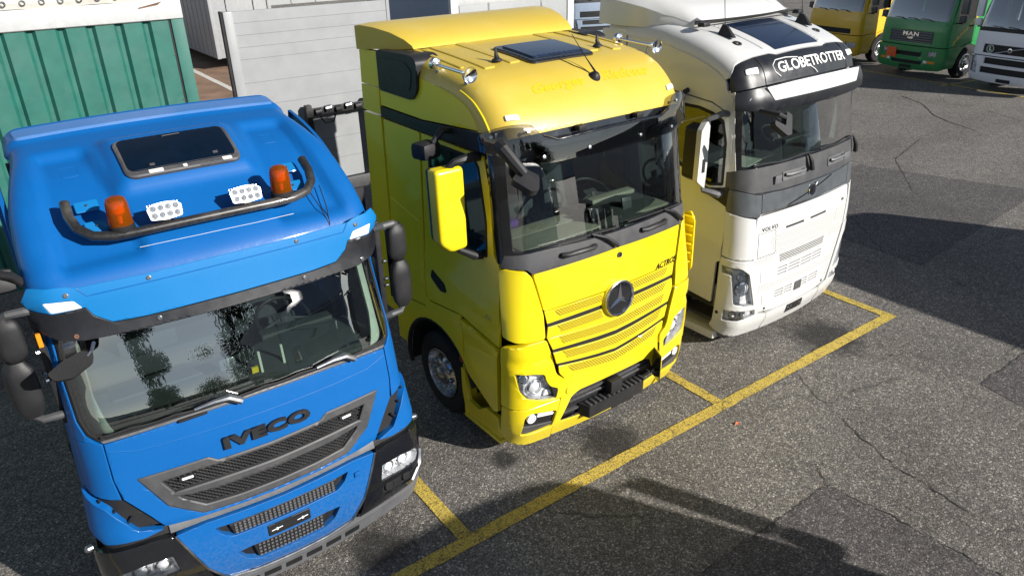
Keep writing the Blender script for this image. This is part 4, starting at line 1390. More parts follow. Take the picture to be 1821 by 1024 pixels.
for sg in (-1, 1):
    MB().box((sg * .95, 1.15, 3.93), (.12, .10, .05), None, .015).build('fairing_bracket', 'black_plastic', T)
    FS = side(sg, vw)
    dl = rnd([(.365, 1.25), (.345, 1.90), (.37, 2.35), (.40, 2.8), (.49, 3.02), (.74, 3.12), (1.28, 3.17), (1.58, 3.2), (1.62, 2.2), (1.62, 1.42), (1.2, 1.2), (.89, .70), (.44, .66), (.425, 1.22)], .02)
    win = rnd([(.45, 2.19), (.66, 2.15), (1.09, 2.28), (1.45, 2.42), (1.46, 3.03), (1.2, 3.06), (.91, 3.06), (.70, 3.02), (.54, 2.95), (.47, 2.7)], .03)
    dr = panel('door', FS, dl, WP, T, .0, .03, holes=[win], grid=.08, relief=lambda y, z: .012 * math.exp(-((z - 1.40 - .15 * (y - .3)) / .06) ** 2))
    panel('window_seal', FS, win, 'gap_black', dr, .004, .03, holes=[inset(win, .035)], grid=.08, bev=0)
    panel('side_window', FS, inset(win, .02), 'side_glass', dr, -.008, 0, grid=.1, bev=0)
    panel('sill_trim', FS, [(.36, 2.20), (.45, 2.17), (.66, 2.12), (.80, 2.16), (.75, 2.06), (.50, 2.0), (.36, 1.95)], 'black_plastic', dr, .012, .03)
    panel('flank_shell', FS, [(.42, .6), (1.1, .6), (2.33, 1.3), (2.33, 3.6), (.56, 3.4), (.45, 2.9)], 'gap_black', T, -.03, 0, holes=[[(.46, 2.14), (1.47, 2.14), (1.48, 3.1), (.5, 3.1)]], grid=.12, bev=0)
    ts = [3.40 + (5.68 - 3.40) * i / 26 for i in range(27)]
    top = [VS(VS.send(t), t)[1:] for t in ts]
    panel('roof_side', FS, [(2.15, 3.0), (1.60, 3.21), (1.28, 3.185), (.73, 3.135), (.46, 3.03), (.44, 3.2)] + [w_ for w_ in top if w_[0] < 2.13] + [(2.13, 3.70), (2.15, 3.5)], WP, T, .004, .03, grid=.09)
    panel('rear_side', FS, [(1.635, 1.3), (2.15, 1.3), (2.15, 2.98), (1.61, 3.19)], WP, T, .0, .03, grid=.12)
    panel('side_fairing', FS, rnd([(2.17, 1.0), (2.60, 1.0), (2.60, 3.80), (2.17, 3.83)], .02), WP, T, .0, .04, grid=.12)
    panel('wing', FS, [(1.0, .55), (1.0, .95), (1.25, 1.19), (1.63, 1.40), (2.3, 1.28), (2.3, .6), (2.12, .6)] + arch(1.46, .47, .66, 10, 165), WP, T, .002, .05, grid=.08)
    s = MB()
    s.box((sg * 1.07, .66, .20), (.36, .62, .12), None, .04)
    s.box((sg * .92, .66, .50), (.04, .56, .5))
    so = s.build('entry_step', WP, T)
    MB().box((sg * 1.10, .66, .42), (.27, .50, .05), None, .02).build('step_tread', 'tread', so)
    wheel(T, (sg * 1.20, 1.46, .495), sg, .50, .31)
    fr = ((sg * 1.42, .66, 2.54), (sg, -.25, 0), (0, 0, 1), (-.25 * 0, -1, 0))
    mp = rnd([(-.09, .43), (.0, .42), (.12, .33), (.13, -.26), (-.11, -.42)], .02)
    hb = MB().prism(mp, fr, -.02, .05).build('mirror', WP, T)
    MB().box((sg * 1.43, .615, 2.44), (.05, .04, .16)).build('mirror_recess', 'gap_black', hb, False)
    MB().prism(rnd([(-.13, .36), (.10, .34), (.12, -.24), (-.12, -.36)], .05), fr, -.20, -.021).build('mirror_body', 'black_plastic', hb)
    MB().tube([(sg * 1.20, .50, 3.03), (sg * 1.28, .50, 3.05), (sg * 1.40, .62, 2.98)], [.04, .04, .03], 8).build('mirror_arm', 'lower_gray', hb)
    MB().tube([(sg * 1.20, .46, 2.09), (sg * 1.28, .48, 2.09), (sg * 1.40, .62, 2.14)], [.05, .045, .03], 8).build('mirror_arm', 'lower_gray', hb)
    k = MB().box((sg * 1.36, 1.18, 3.10), (.20, .22, .13), Matrix.Rotation(R(15), 3, 'Z'), .04).tube([(sg * 1.20, 1.1, 3.22), (sg * 1.33, 1.13, 3.17)], .03, 8)
    k.build('kerb_mirror', 'black_plastic', T)
# front view mirror: forked grey arm and shield
fm = MB().tube([VS(-1.02, 3.09, .10), (-1.02, -.05, 3.08), (-.96, -.08, 3.05), (-.92, -.06, 3.04), (-.94, -.01, 3.07), VS(-.98, 3.08, .10)], .028, 8).build('front_mirror', 'black_plastic', T)
MB().prism(rnd([(-.17, .05), (-.02, -.04), (.08, .11), (.15, .06), (.03, -.15), (-.05, -.15), (-.20, .0)], .02), ((-1.0, -.10, 3.0), (1, 0, 0), (0, .5, .86), (0, -.86, .5)), -.04, .03).build('mirror_head', 'black_plastic', fm)
db = interior(T, VS, 1.35, 2.30, 2.1, 1.12, ('dash_dark', 'dash_dark', 'cloth_dark'), steer=.5)
MB().box((.33, .34, 2.44), (.12, .03, .16), Matrix.Rotation(R(-12), 3, 'X'), .01).build('phone_holder', 'mid_gray', db)
MB().box((-.78, .60, 2.37), (.5, .4, .012), Matrix.Rotation(R(12), 3, 'Z')).build('paper_sheet', 'trim_light', db, False)
ch = MB()
for sg in (-1, 1):
    ch.box((sg * .42, 3.3, .85), (.08, 4.6, .28))
ch.box((0, 1.46, .5), (2.0, .14, .14))
ch.box((0, 1.0, .75), (1.1, 1.4, .5))
ch.build('chassis', 'gap_black', T, False)

# ------------------------------------------------------------------ blue tractor unit
BS = Skin([(.12, .22, .12), (.30, .16, .30), (.45, .10, .45), (.7, .075, .7), (1.0, .09, 1.0), (1.1, .11, 1.1), (1.5, .14, 1.5), (1.9, .18, 1.9), (2.3, .295, 2.3), (2.65, .398, 2.65), (2.8, .43, 2.8), (2.93, .46, 2.93), (3.1, .56, 3.05), (3.26, .68, 3.13), (3.53, .90, 3.27), (3.77, 1.10, 3.39), (4.1, 1.40, 3.52), (4.53, 1.80, 3.615), (4.83, 2.10, 3.655), (5.04, 2.3, 3.69), (5.2, 2.45, 3.69), (5.28, 2.53, 3.66)],
          [(.12, 1.29), (.30, 1.31), (.9, 1.32), (1.05, 1.30), (1.3, 1.27), (1.5, 1.25), (1.9, 1.235), (2.65, 1.21), (2.93, 1.215), (3.2, 1.215), (3.7, 1.19), (4.1, 1.13), (4.5, 1.07), (5.28, 1.03)],
          [(.12, .12), (1.5, .10), (1.9, .10), (2.65, .08), (2.93, .05), (3.5, .02), (5.28, .02)],
          [(.12, .22), (1.0, .22), (1.5, .24), (1.9, .25), (2.65, .25), (2.93, .2), (3.5, .13), (5.28, .1)])
T = BT = empty('truck', (.7922, .3799, 0), R(-.374), 'blue truck with amber beacons and lamps on its roof, nearest on the left', 'truck', 'trucks parked side by side in the marked bays')
BP = 'blue_paint'


def both(half):
    """half: outline on the + side from the lower middle out and up to the upper middle"""
    return [p for p in half] + [(-a, b) for a, b in half[::-1] if a > 1e-6]


panel('inner_shell', BS, front_band(BS, .35, 1.9, 12, .02), 'gap_black', T, -.11, 0, grid=.1, bev=0)
grh = both([(0, 1.062), (.3, 1.066), (.59, 1.085), (.80, 1.235), (.945, 1.53), (.46, 1.53), (.40, 1.482), (0, 1.472)])
panel('bonnet_panel', BS, both([(0, 1.042), (.3, 1.046), (.62, 1.062), (.855, 1.085), (1.058, 1.395), (1.08, 1.57), (1.072, 1.862), (.54, 1.885), (0, 1.89)]), BP, T, .006, .03, holes=[rnd(grh, .012, 2)])
skin_tube('bonnet_crease', BS, [(-1.06, 1.80), (-.885, 1.75), (-.57, 1.741), (0, 1.74), (.57, 1.741), (.885, 1.75), (1.06, 1.80)], .006, BP, T, .003)
gi = both([(0, 1.125), (.3, 1.13), (.555, 1.15), (.70, 1.265), (.80, 1.452), (.55, 1.458), (.36, 1.448), (0, 1.440)])
gf = panel('grille', BS, rnd(grh, .012, 2), 'gray_plastic', T, .016, .05, holes=[rnd(gi, .01, 2)], grid=.05, bev=.01)
panel('grille_back', BS, grh, 'gap_black', gf, -.045, 0, bev=0)
lattice('grille_mesh', BS, gi, 'gray_plastic', gf, .042, .030, .0055, -.022, .014)
panel('grille_bar', BS, both([(0, 1.250), (.46, 1.255), (.72, 1.292), (.77, 1.318), (.72, 1.337), (.46, 1.330), (0, 1.318)]), 'gray_plastic', gf, .022, .05, bev=.012)
for s in (-.63, .63):
    a = panel('grille_lamp', BS, rnd(rect(s - .062, s + .062, 1.398, 1.432), .012), 'black_plastic', gf, .004, .02, grid=.03)
    panel('led_strip', BS, rnd(rect(s - .04, s + .04, 1.405, 1.425), .006), 'lamp_white', a, .009, .004, grid=.03)
lettering('maker_lettering', BS, 'IVECO', -.005, 1.600, .108, 'black_plastic', T, .022, 1.30, .012, fit=(.67, .098), bold=.0065, spacing=1.12)
for sg in (-1, 1):
    panel('cab_corner', BS, mir([(1.082, 1.862), (1.09, 1.57), (1.075, 1.40), (1.20, 1.43), (1.345, 1.475), (1.44, 1.50), (1.455, 1.70), (1.44, 1.90), (1.25, 1.90), (1.10, 1.875)], sg), BP, T, .006, .04)
    gl = panel('air_gill', BS, mir([(1.36, 1.475), (1.2, 1.425), (1.065, 1.392), (.962, 1.23), (.87, 1.10), (1.02, 1.118), (1.20, 1.33), (1.40, 1.42)], sg), 'gap_black', T, -.02, .02)
    for k in range(3):
        a, b = 1.28 - k * .09, 1.395 - k * .085
        MB().tube([BS(sg * a, b - .05, .0), BS(sg * (a - .06), b + .02, .006)], .010, 6).build('gill_fin', 'black_plastic', gl)
    panel('corner_vane', BS, rnd(mir([(1.375, 1.465), (1.18, 1.36), (1.03, 1.125), (.865, 1.082), (1.0, 1.062), (1.25, 1.085), (1.40, 1.16), (1.46, 1.30), (1.45, 1.46)], sg), .02), BP, T, .035, .06)
    panel('bumper_gap', BS, mir([(.84, 1.00), (1.47, 1.0), (1.47, 1.10), (.84, 1.075)], sg), 'gap_black', T, -.03, 0)
    hl = rnd(mir([(.865, .822), (1.06, .825), (1.22, .80), (1.285, .70), (1.24, .64), (1.04, .648), (.838, .662)], sg), .012)
    fg = rnd(mir([(.856, .60), (1.08, .592), (1.27, .55), (1.24, .47), (1.10, .45), (.828, .468)], sg), .012)
    panel('bumper_corner', BS, rnd(mir([(.826, .985), (.93, 1.012), (1.2, 1.02), (1.40, .985), (1.47, .90), (1.475, .50), (1.45, .36), (1.2, .352), (.60, .352), (.665, .58)], sg), .02), 'gloss_black', T, .03, .08, holes=[hl, fg], grid=.05)
    headlamp(T, BS, hl, .018, .06, [(sg * .95, .735, .052), (sg * 1.10, .735, .056)])
    f = panel('fog_lamp_housing', BS, fg, 'black_plastic', T, -.0, .02)
    for s in (.93, 1.12):
        MB().lathe([(0, .055), (.012, .052), (.014, .044), (.006, .04), (.008, .001)], BS(sg * s, .535 - (.01 if s > 1 else 0), .003), (sg * .25, -1, 0), 20, False).build('fog_lamp', 'gap_black', f)
    MB().tube([BS(sg * 1.16, .43, .034), BS(sg * 1.30, .52, .034), BS(sg * 1.36, .66, .036)], .018, 6).build('bumper_trim', 'steel', T)
    MB().lathe([(0, .03), (.035, .028), (.05, .015), (.052, .001)], BS(sg * 1.46, .97, .03), (sg, -.25, .1), 14).build('side_reflector', 'steel', T)
s1 = rnd(both([(0, .795), (.425, .80), (.505, .855), (.548, .93), (.46, .922), (0, .915)]), .01, 2)
s2 = rnd(both([(0, .468), (.285, .474), (.37, .525), (.432, .628), (.31, .638), (0, .638)]), .01, 2)
panel('bumper_centre', BS, rnd(both([(0, .352), (.30, .358), (.52, .40), (.62, .50), (.68, .64), (.81, .985), (.60, 1.005), (.30, .992), (0, .985)]), .012, 2), BP, T, .022, .05, holes=[s1, s2])
for q, (a, t0, t1) in ((s1, (.43, .80, .905)), (s2, (.29, .478, .625))):
    bx = panel('step_recess', BS, inset(q, -.01), 'gap_black', T, -.03, 0, bev=0)
    panel('step_plate', BS, rnd(both([(0, t0), (a - .01, t0 + .005), (a + .015, t1), (0, t1)]), .006, 2), 'black_plastic', bx, .006, .03)
    kn = MB()
    n = int(2 * a / .034)
    for i in range(n):
        for j in range(4):
            s_ = -a + .03 + (2 * a - .06) * i / (n - 1)
            kn.box(BS(s_, t0 + .015 + (t1 - t0 - .03) * j / 3, .010), (.018, .010, .014))
    tag(kn.build('tread_studs', 'lower_gray', bx, False), kind='stuff')
np_ = panel('number_plate_holder', BS, rnd(rect(-.178, .168, .668, .768), .008), 'black_plastic', T, .032, .014, grid=.05)
panel('plate_recess', BS, rect(-.15, .14, .69, .745), 'gap_black', np_, .034, 0, bev=0)
for s in (-.11, .10):
    MB().lathe([(0, .012), (.006, .01), (.007, .003)], BS(s, .718, .035), (0, -1, 0), 10).tube([BS(s - .045, .715, .036), BS(s + .045, .722, .036)], .004, 5).build('plate_clip', 'lamp_white', np_)
skin_tube('bumper_trim', BS, [(-.815, .985), (-.66, .585), (-.53, .395), (-.30, .345), (0, .338), (.30, .345), (.53, .395), (.66, .585), (.815, .985)], .011, 'steel', T, .028)
lp = panel('bumper_lip', BS, both([(0, .14), (1.2, .16), (1.44, .20), (1.45, .335), (.55, .335), (.3, .325), (0, .32)]), 'lower_gray', T, .045, .06)
for k in range(7):
    panel('lip_slot', BS, rnd(rect(-.62 + k * .18, -.48 + k * .18, .20, .27), .01), 'gap_black', lp, .048, 0, bev=0)
panel('bumper_seam', BS, both([(0, .99), (.6, 1.01), (.84, 1.0), (.84, 1.085), (.6, 1.07), (0, 1.05)]), 'lower_gray', T, -.012, 0)
MB().box(BS(.62, .87, .03), (.05, .02, .05), None, .006).build('tow_eye_latch', BP, T)
# glass
ws = both([(0, 1.918), (.54, 1.912), (1.07, 1.896), (1.15, 1.965), (1.19, 2.08), (1.20, 2.34), (1.16, 2.74), (0, 2.76)])
panel('windscreen', BS, ws, 'windscreen', T, -.004, 0, grid=.06, bev=0)
panel('windscreen_frame', BS, inset(ws, -.022), 'gap_black', T, .0, .03, holes=[inset(ws, .006)], grid=.06)
for sg in (-1, 1):
    panel('pillar', BS, mir([(1.08, 1.872), (1.12, 1.885), (1.18, 1.95), (1.22, 2.07), (1.232, 2.34), (1.19, 2.78), (1.30, 2.80), (1.36, 2.5), (1.40, 1.915), (1.25, 1.905)], sg), BP, T, .006, .05)
    panel('pillar_trim', BS, mir([(1.0, 1.90), (1.19, 1.93), (1.20, 2.4), (1.15, 2.75), (1.06, 2.75), (1.08, 2.2)], sg), 'trim_light', T, -.07, .02, grid=.08)
for s0, s1_ in ((-.23, -1.02), (.69, -.10)):
    w = MB().tube([BS(s0 + .08, 1.90, .035), BS(s0, 1.955, .05), BS(s0 - .10, 1.955, .04), BS(s0 - .24, 1.94, .03)], [.03, .028, .018, .012], 8)
    w.build('wiper_arm', 'steel', T)
    MB().tube([BS(s0 - .0 - .84 * k / 9, 1.935 + .006 * math.sin(2 * k), .022) for k in range(10)], .010, 6).build('wiper_blade', 'black_plastic', T)
panel('scuttle_strip', BS, both([(0, 1.893), (.54, 1.888), (1.07, 1.872), (1.085, 1.892), (.54, 1.908), (0, 1.914)]), 'lower_gray', T, .010, .02)
MB().box(BS(-.49, 1.886, .016), (.20, .02, .02), None, .005).build('washer_bar', 'gap_black', T)
# sun visor, two-tone
vt = [(0, 2.932), (.52, 2.930), (.95, 2.945), (.99, 2.962), (1.095, 2.985), (1.17, 3.04)]
vm = [(0, 2.662), (.594, 2.666), (.79, 2.68), (.885, 2.752), (.92, 2.818), (1.09, 2.815), (1.205, 2.87)]
vb = [(0, 2.572), (.616, 2.58), (.974, 2.60), (1.104, 2.642), (1.175, 2.70), (1.225, 2.79)]
lm = [(1.12, 2.895), (.975, 2.872), (.936, 2.818), (1.095, 2.822)]
vo = panel('sun_visor', BS, rnd([(a, b) for a, b in vm] + [(1.235, 2.96)] + vt[::-1] + [(-a, b) for a, b in vt[1:]] + [(-1.235, 2.96)] + [(-a, b) for a, b in vm[::-1][:-1]], .008, 2), 'blue_visor', T, .085, .03, holes=[rnd(lm, .012), rnd(mir(lm, -1), .012)], grid=.05)
panel('visor_lower', BS, vb + [(1.215, 2.865)] + [(a, b - .005) for a, b in vm[::-1][1:]] + [(-a, b - .005) for a, b in vm[1:-1]] + [(-1.215, 2.865)] + [(-a, b) for a, b in vb[::-1][:-1]], 'visor_black', vo, .082, .025, grid=.05)
skin_tube('visor_crease', BS, [(-.94, 2.94), (-.895, 2.885), (-.54, 2.882), (.54, 2.882), (.895, 2.885), (.94, 2.94)], .0035, BP, vo, .0865)
for sg in (-1, 1):
    l_ = panel('marker_lamp', BS, rnd(mir(lm, sg), .012), 'lamp_white', vo, .088, .02, grid=.03, bev=.006)
    panel('led_strip', BS, rnd(mir([(1.06, 2.872), (.985, 2.858), (.975, 2.832), (1.06, 2.84)], sg), .008), 'reflector', l_, .091, .004, grid=.03)
    for (s, t) in ((1.008, 2.915), (.515, 2.905), (1.011, 2.642), (.515, 2.628)):
        p = Vector(BS(sg * s, t, .086))
        n = (p - Vector(BS(sg * s, t, 0))).normalized()
        MB().lathe([(0, .0165), (.005, .016), (.007, .009), (.004, .005)], p, n, 12).build('visor_screw', 'rust' if t < 2.7 and s > 1 and sg < 0 else 'mid_gray', vo)


# roof with recesses and raised hatch surround
def sm(x, a, b):
    t = max(0, min(1, (x - a) / (b - a)))
    return t * t * (3 - 2 * t)


def roof_relief(s, t):
    a = abs(s)
    inn = .47 + .12 * max(0, min(1, (t - 3.2) / 1.13))
    out = .985 - .08 * max(0, min(1, (t - 3.2) / 1.16))
    k = sm(a, inn - .02, inn + .03) * (1 - sm(a, out - .01, out + .035)) * sm(t, 3.02, 3.20) * (1 - sm(t, 4.26, 4.38))
    h = (1 - sm(a, .42, .52)) * sm(t, 3.62, 3.76) * (1 - sm(t, 4.28, 4.42))
    lip = .03 * sm(t, 4.60, 4.68)
    return -.05 * k + .055 * h + lip


ts = [2.86 + (4.90 - 2.86) * i / 40 for i in range(41)]
panel('roof', BS, [(BS.send(t), t) for t in ts] + [(-BS.send(t), t) for t in ts[::-1]], BP, T, .006, .04, grid=.035, relief=roof_relief, ang=60)
panel('roof_rear_edge', BS, rnd([(-1.0, 4.65), (1.0, 4.65), (1.01, 4.87), (-1.01, 4.87)], .05), 'blue_faded', T, .042, .03, grid=.08, bev=.02)
for s in (-.74, .74):
    MB().tube([BS(a, b, roof_relief(a, b) + .004) for a, b in resample(rnd(rect(s - .055, s + .055, 4.02, 4.16), .02), .03)], .0035, 5, closed=True).build('pressed_square', BP, T)
hq = rnd(rect(-.415, .415, 3.735, 4.20), .075)
hf = panel('roof_hatch', BS, hq, 'hatch_frame', T, .085, .05, grid=.05, bev=.012)
panel('hatch_glass', BS, rnd(rect(-.385, .385, 3.785, 4.175), .06), 'dark_hatch', hf, .094, .01, grid=.05)
for (a, b, t0, t1) in ((-.26, -.16, 3.742, 3.778), (.27, .34, 3.745, 3.782), (-.02, .01, 3.748, 3.776)):
    panel('sealant_patch', BS, rnd(rect(a, b, t0, t1), .006), 'primer_white', hf, .0875, .002, grid=.03, bev=0)
for (a, b) in ((-.22, 3.82), (.24, 3.84)):
    panel('hatch_stop', BS, rect(a - .018, a + .018, b - .012, b + .012), 'hatch_frame', hf, .098, .004, grid=.03, bev=0)
MB().tube([BS(a, b, .097) for a, b in ((-.06, 4.12), (-.06, 4.135), (.07, 4.14), (.06, 4.128))], .003, 5).build('hatch_mark', 'hatch_frame', hf)
# lamp bar
path = [(-.845, 3.63), (-.85, 3.50), (-.825, 3.38), (-.75, 3.29), (-.62, 3.245), (-.45, 3.235), (0, 3.232), (.45, 3.235), (.62, 3.245), (.75, 3.29), (.825, 3.38), (.85, 3.50), (.845, 3.63)]
pp = []
for i in range(len(path) - 1):
    for k in range(4):
        a = Vector(path[i]).lerp(Vector(path[i + 1]), k / 4)
        pp.append(a)
pp.append(Vector(path[-1]))
lb = MB().tube([BS(p.x, p.y, .075) for p in pp], .034, 14).build('lamp_bar', 'worn_tube', T)
MB().box((0, .672, 3.155), (1.02, .045, .012), Matrix.Rotation(R(28), 3, 'X')).build('mounting_strip', 'rust', lb, False)
for sg in (-1, 1):
    for (s, t) in ((.72, 3.62), (.70, 3.42)):
        panel('bar_bracket', BS, rnd(rect(sg * s - .075, sg * s + .075, t - .05, t + .05), .01), 'blue_visor', lb, .016, .006, grid=.05)
        MB().lathe([(0, .010), (.008, .009)], BS(sg * s, t, .017), (0, -.5, .85), 8).build('bolt', 'steel', lb)
    b = Vector((sg * .566, .685, 3.165))
    kb = 1.3
    bc = MB().lathe([(kb * a_, kb * r_) for a_, r_ in [(0, .062), (.015, .066), (.05, .064), (.056, .058)]], b, (0, 0, 1), 24).build('beacon', 'rubber', lb)
    MB().lathe([(kb * a_, kb * r_) for a_, r_ in [(.056, .060), (.10, .058), (.17, .055), (.195, .046), (.205, .03), (.208, .001)]], b, (0, 0, 1), 24, False).build('beacon_dome', 'amber_glass', bc)
    MB().lathe([(kb * a_, kb * r_) for a_, r_ in [(.06, .012), (.10, .014), (.12, .034), (.17, .036), (.175, .0)]], b, (0, 0, 1), 16).build('beacon_reflector', 'orange_plastic', bc)
    c = Vector((sg * .283, .625, 3.285))
    fr = (c, Vector((1, 0, 0)), Vector((0, .42, .9)).normalized(), Vector((0, -.9, .42)).normalized())
    lo = rnd([(-.105, -.05), (.0, -.062), (.105, -.05), (.115, .03), (.07, .058), (.0, .064), (-.07, .058), (-.115, .03)], .012)
    h = MB().prism(lo, fr, -.05, .0)
    for k in range(12):
        x = -.10 + .2 * k / 11
        h.prism(rect(x - .003, x + .003, -.045, .068 - .18 * abs(x) * .3), fr, -.07, -.04)
    h = h.build('work_lamp', 'steel', lb)
    MB().prism(inset(lo, .007), fr, .001, .006).build('lamp_face', 'steel', h)
    rg = []
    for i in range(4):
        for j in (-1, 1):
            o = fr[0] + fr[1] * (-.075 + .05 * i) + fr[2] * (j * .025) + fr[3] * .006
            MB().lathe([(.0, .021), (.004, .021), (.001, .014), (.004, .006), (.006, .001)], o, fr[3], 14, False).build('led', 'lamp_dim', h)
    MB().prism(inset(lo, .004), fr, .012, .014).build('lamp_cover', 'lamp_glass', h)
    MB().box(c + Vector((0, .03, -.075)), (.05, .03, .05)).build('lamp_foot', 'steel', h)
skin_tube('lamp_cable', BS, [(.80, 3.34), (.82, 3.15), (.835, 2.96)], .004, 'black_cord', lb, .006)
skin_tube('lamp_cable', BS, [(.90, 3.38), (.87, 3.15), (.838, 2.97)], .004, 'black_cord', lb, .006)
skin_tube('scratch_line', BS, [(-.5, 3.15), (-.1, 3.136), (.3, 3.132), (.6, 3.142)], .0018, 'primer_white', T, .005)
# flanks and mirrors
bw = lambda y, z: BS.hw(min(z, 3.3)) - .004
for sg in (-1, 1):
    FS = side(sg, bw)
    win = rnd([(.62, 2.0), (1.5, 1.95), (1.5, 2.62), (.75, 2.66), (.66, 2.4)], .05)
    dr = panel('door', FS, rnd([(.50, 1.12), (.50, 1.9), (.60, 2.4), (.70, 2.80), (1.6, 2.82), (1.6, 1.10)], .03), BP, T, .004, .03, holes=[win], grid=.1)
    panel('side_window', FS, inset(win, -.01), 'side_glass', dr, -.006, 0, grid=.12, bev=0)
    panel('window_seal', FS, inset(win, -.01), 'gap_black', dr, .007, .02, holes=[inset(win, .03)], grid=.1, bev=0)
    ts = [2.98 + (4.88 - 2.98) * i / 24 for i in range(25)]
    top = [BS(BS.send(t), t)[1:] for t in ts]
    panel('roof_side', FS, [(2.13, 2.84), (.68, 2.82), (.64, 2.88)] + [w_ for w_ in top if w_[0] < 2.12] + [(2.13, 3.4)], BP, T, .0, .03, grid=.1)
    panel('rear_side', FS, [(1.62, 1.1), (2.13, 1.1), (2.13, 2.82), (1.62, 2.82)], BP, T, .0, .03, grid=.12)
    panel('side_fairing', side(sg, lambda y, z: 1.25), rnd([(2.15, 1.0), (2.50, 1.0), (2.50, 3.24), (2.15, 3.34)], .03), BP, T, .0, .04, grid=.12)
    panel('wing', FS, [(.45, .55), (.46, 1.09), (2.3, 1.09), (2.3, .6), (2.14, .6)] + arch(1.46, .47, .66, 10, 170) + [(.75, .5)], 'black_plastic', T, .0, .05, grid=.1)
    wheel(T, (sg * 1.20, 1.46, .495), sg, .50, .31)
    MB().box((sg * 1.1, .62, .32), (.34, .5, .10), None, .03).build('entry_step', 'black_plastic', T)
    # stacked mirror pair on two arms
    y0 = .52 if sg > 0 else .60
    def pod(z0, z1, w, dp, cx):
        """rounded mirror pod, tapered towards its ends"""
        V, F = [], []
        nz, na = 9, 16
        for i in range(nz):
            q = i / (nz - 1)
            k = (1 - abs(2 * q - 1) ** 5) ** .4 if 0 < i < nz - 1 else .55
            for j in range(na):
                a = 2 * math.pi * j / na
                ca, sa = math.cos(a), math.sin(a)
                x_ = w / 2 * k * math.copysign(abs(ca) ** .55, ca)
                y_ = dp / 2 * k * math.copysign(abs(sa) ** .55, sa)
                V.append((cx + x_ * .97 + sg * .24 * y_, y0 + y_ - sg * .0 * x_, z0 + (z1 - z0) * q))
        for i in range(nz - 1):
            for j in range(na):
                F.append((i * na + j, i * na + (j + 1) % na, (i + 1) * na + (j + 1) % na, (i + 1) * na + j))
        F += [tuple(range(na))[::-1], tuple((nz - 1) * na + j for j in range(na))]
        return V, F
    u = mk('mirror', *pod(2.50, 2.82, .175, .16, sg * 1.40), 'black_plastic', T, True, 50)
    mk('wide_angle_mirror', *pod(2.06, 2.49, .185, .16, sg * 1.41), 'black_plastic', u, True, 50)
    MB().box((sg * 1.40, y0 + .085, 2.44), (.12, .02, .62), Matrix.Rotation(R(sg * 14), 3, 'Z'), .005).build('mirror_glass', 'gloss_black', u)
    for z in (2.84, 2.03):
        MB().tube([(sg * 1.20, y0 - .02, z - .02), (sg * 1.27, y0 - .05, z), (sg * 1.36, y0 - .04, z), (sg * 1.41, y0, z - (.03 if z > 2.5 else -.03))], [.028, .03, .028, .025], 8).build('mirror_arm', 'gray_plastic', u)
    MB().box((sg * 1.235, y0 + .02, 2.4), (.05, .06, .95), None, .015).build('mirror_post', 'black_plastic', u)
    for z in (2.30, 2.36, 2.52):
        MB().lathe([(0, .016), (.02, .014), (.024, .006)], (sg * 1.26, y0 - .02, z), (sg, -.3, 0), 8).build('bolt', 'chrome', u)
    if sg < 0:
        MB().box((-1.36, .80, 2.98), (.22, .17, .16), Matrix.Rotation(R(-20), 3, 'X'), .05).build('kerb_mirror', 'black_plastic', T)
        MB().tube([(-1.22, .74, 2.96), (-1.27, .70, 3.04), (-1.36, .75, 3.06)], .03, 8).build('mirror_arm', 'black_plastic', T)
        MB().box((-1.235, y0 - .06, 2.62), (.03, .03, .10), None, .006).build('side_marker', 'orange_plastic', T)
fm = MB().box((-1.09, .235, 2.60), (.07, .05, .20), Matrix.Rotation(R(25), 3, 'X'), .01).tube([(-1.08, .17, 2.52), (-.98, .16, 2.62), (-.95, .24, 2.64)], .012, 6).build('front_mirror', 'steel', T)
MB().prism(rnd([(-.15, -.02), (-.12, -.075), (-.02, -.08), (.11, -.01), (.13, .05), (.07, .08), (-.05, .04)], .02), ((-1.10, .16, 2.56), (1, -.12, 0), (0, .6, .8), (0, -.8, .6)), -.04, .02).build('mirror_head', 'rubber', fm)
db = interior(T, BS, 1.0, 1.88, 2.1, 1.10, ('dash_dark', 'dash_dark', 'cloth_dark'), steer=.52, y0=.16)
for (x, z) in ((.10, 2.0), (.28, 2.0)):
    MB().box((x, .42, z), (.018, .02, .20), Matrix.Rotation(R(-8), 3, 'X')).build('card_holder', 'trim_light', db, False)
MB().box((.05, .42, 1.96), (.05, .02, .05)).build('yellow_tag', YP, db, False)
MB().box((-.13, .48, 2.05), (.12, .03, .09), Matrix.Rotation(R(-14), 3, 'X'), .01).tube([(-.13, .48, 2.0), (-.11, .42, 1.84)], .03, 8).build('phone_holder', 'mid_gray', db)
ch = MB()
for sg in (-1, 1):
    ch.box((sg * .42, 3.3, .85), (.08, 4.6, .28))
ch.box((0, 1.46, .5), (2.0, .14, .14))
ch.box((0, 1.0, .65), (1.1, 1.4, .5))
ch.build('chassis', 'gap_black', T, False)

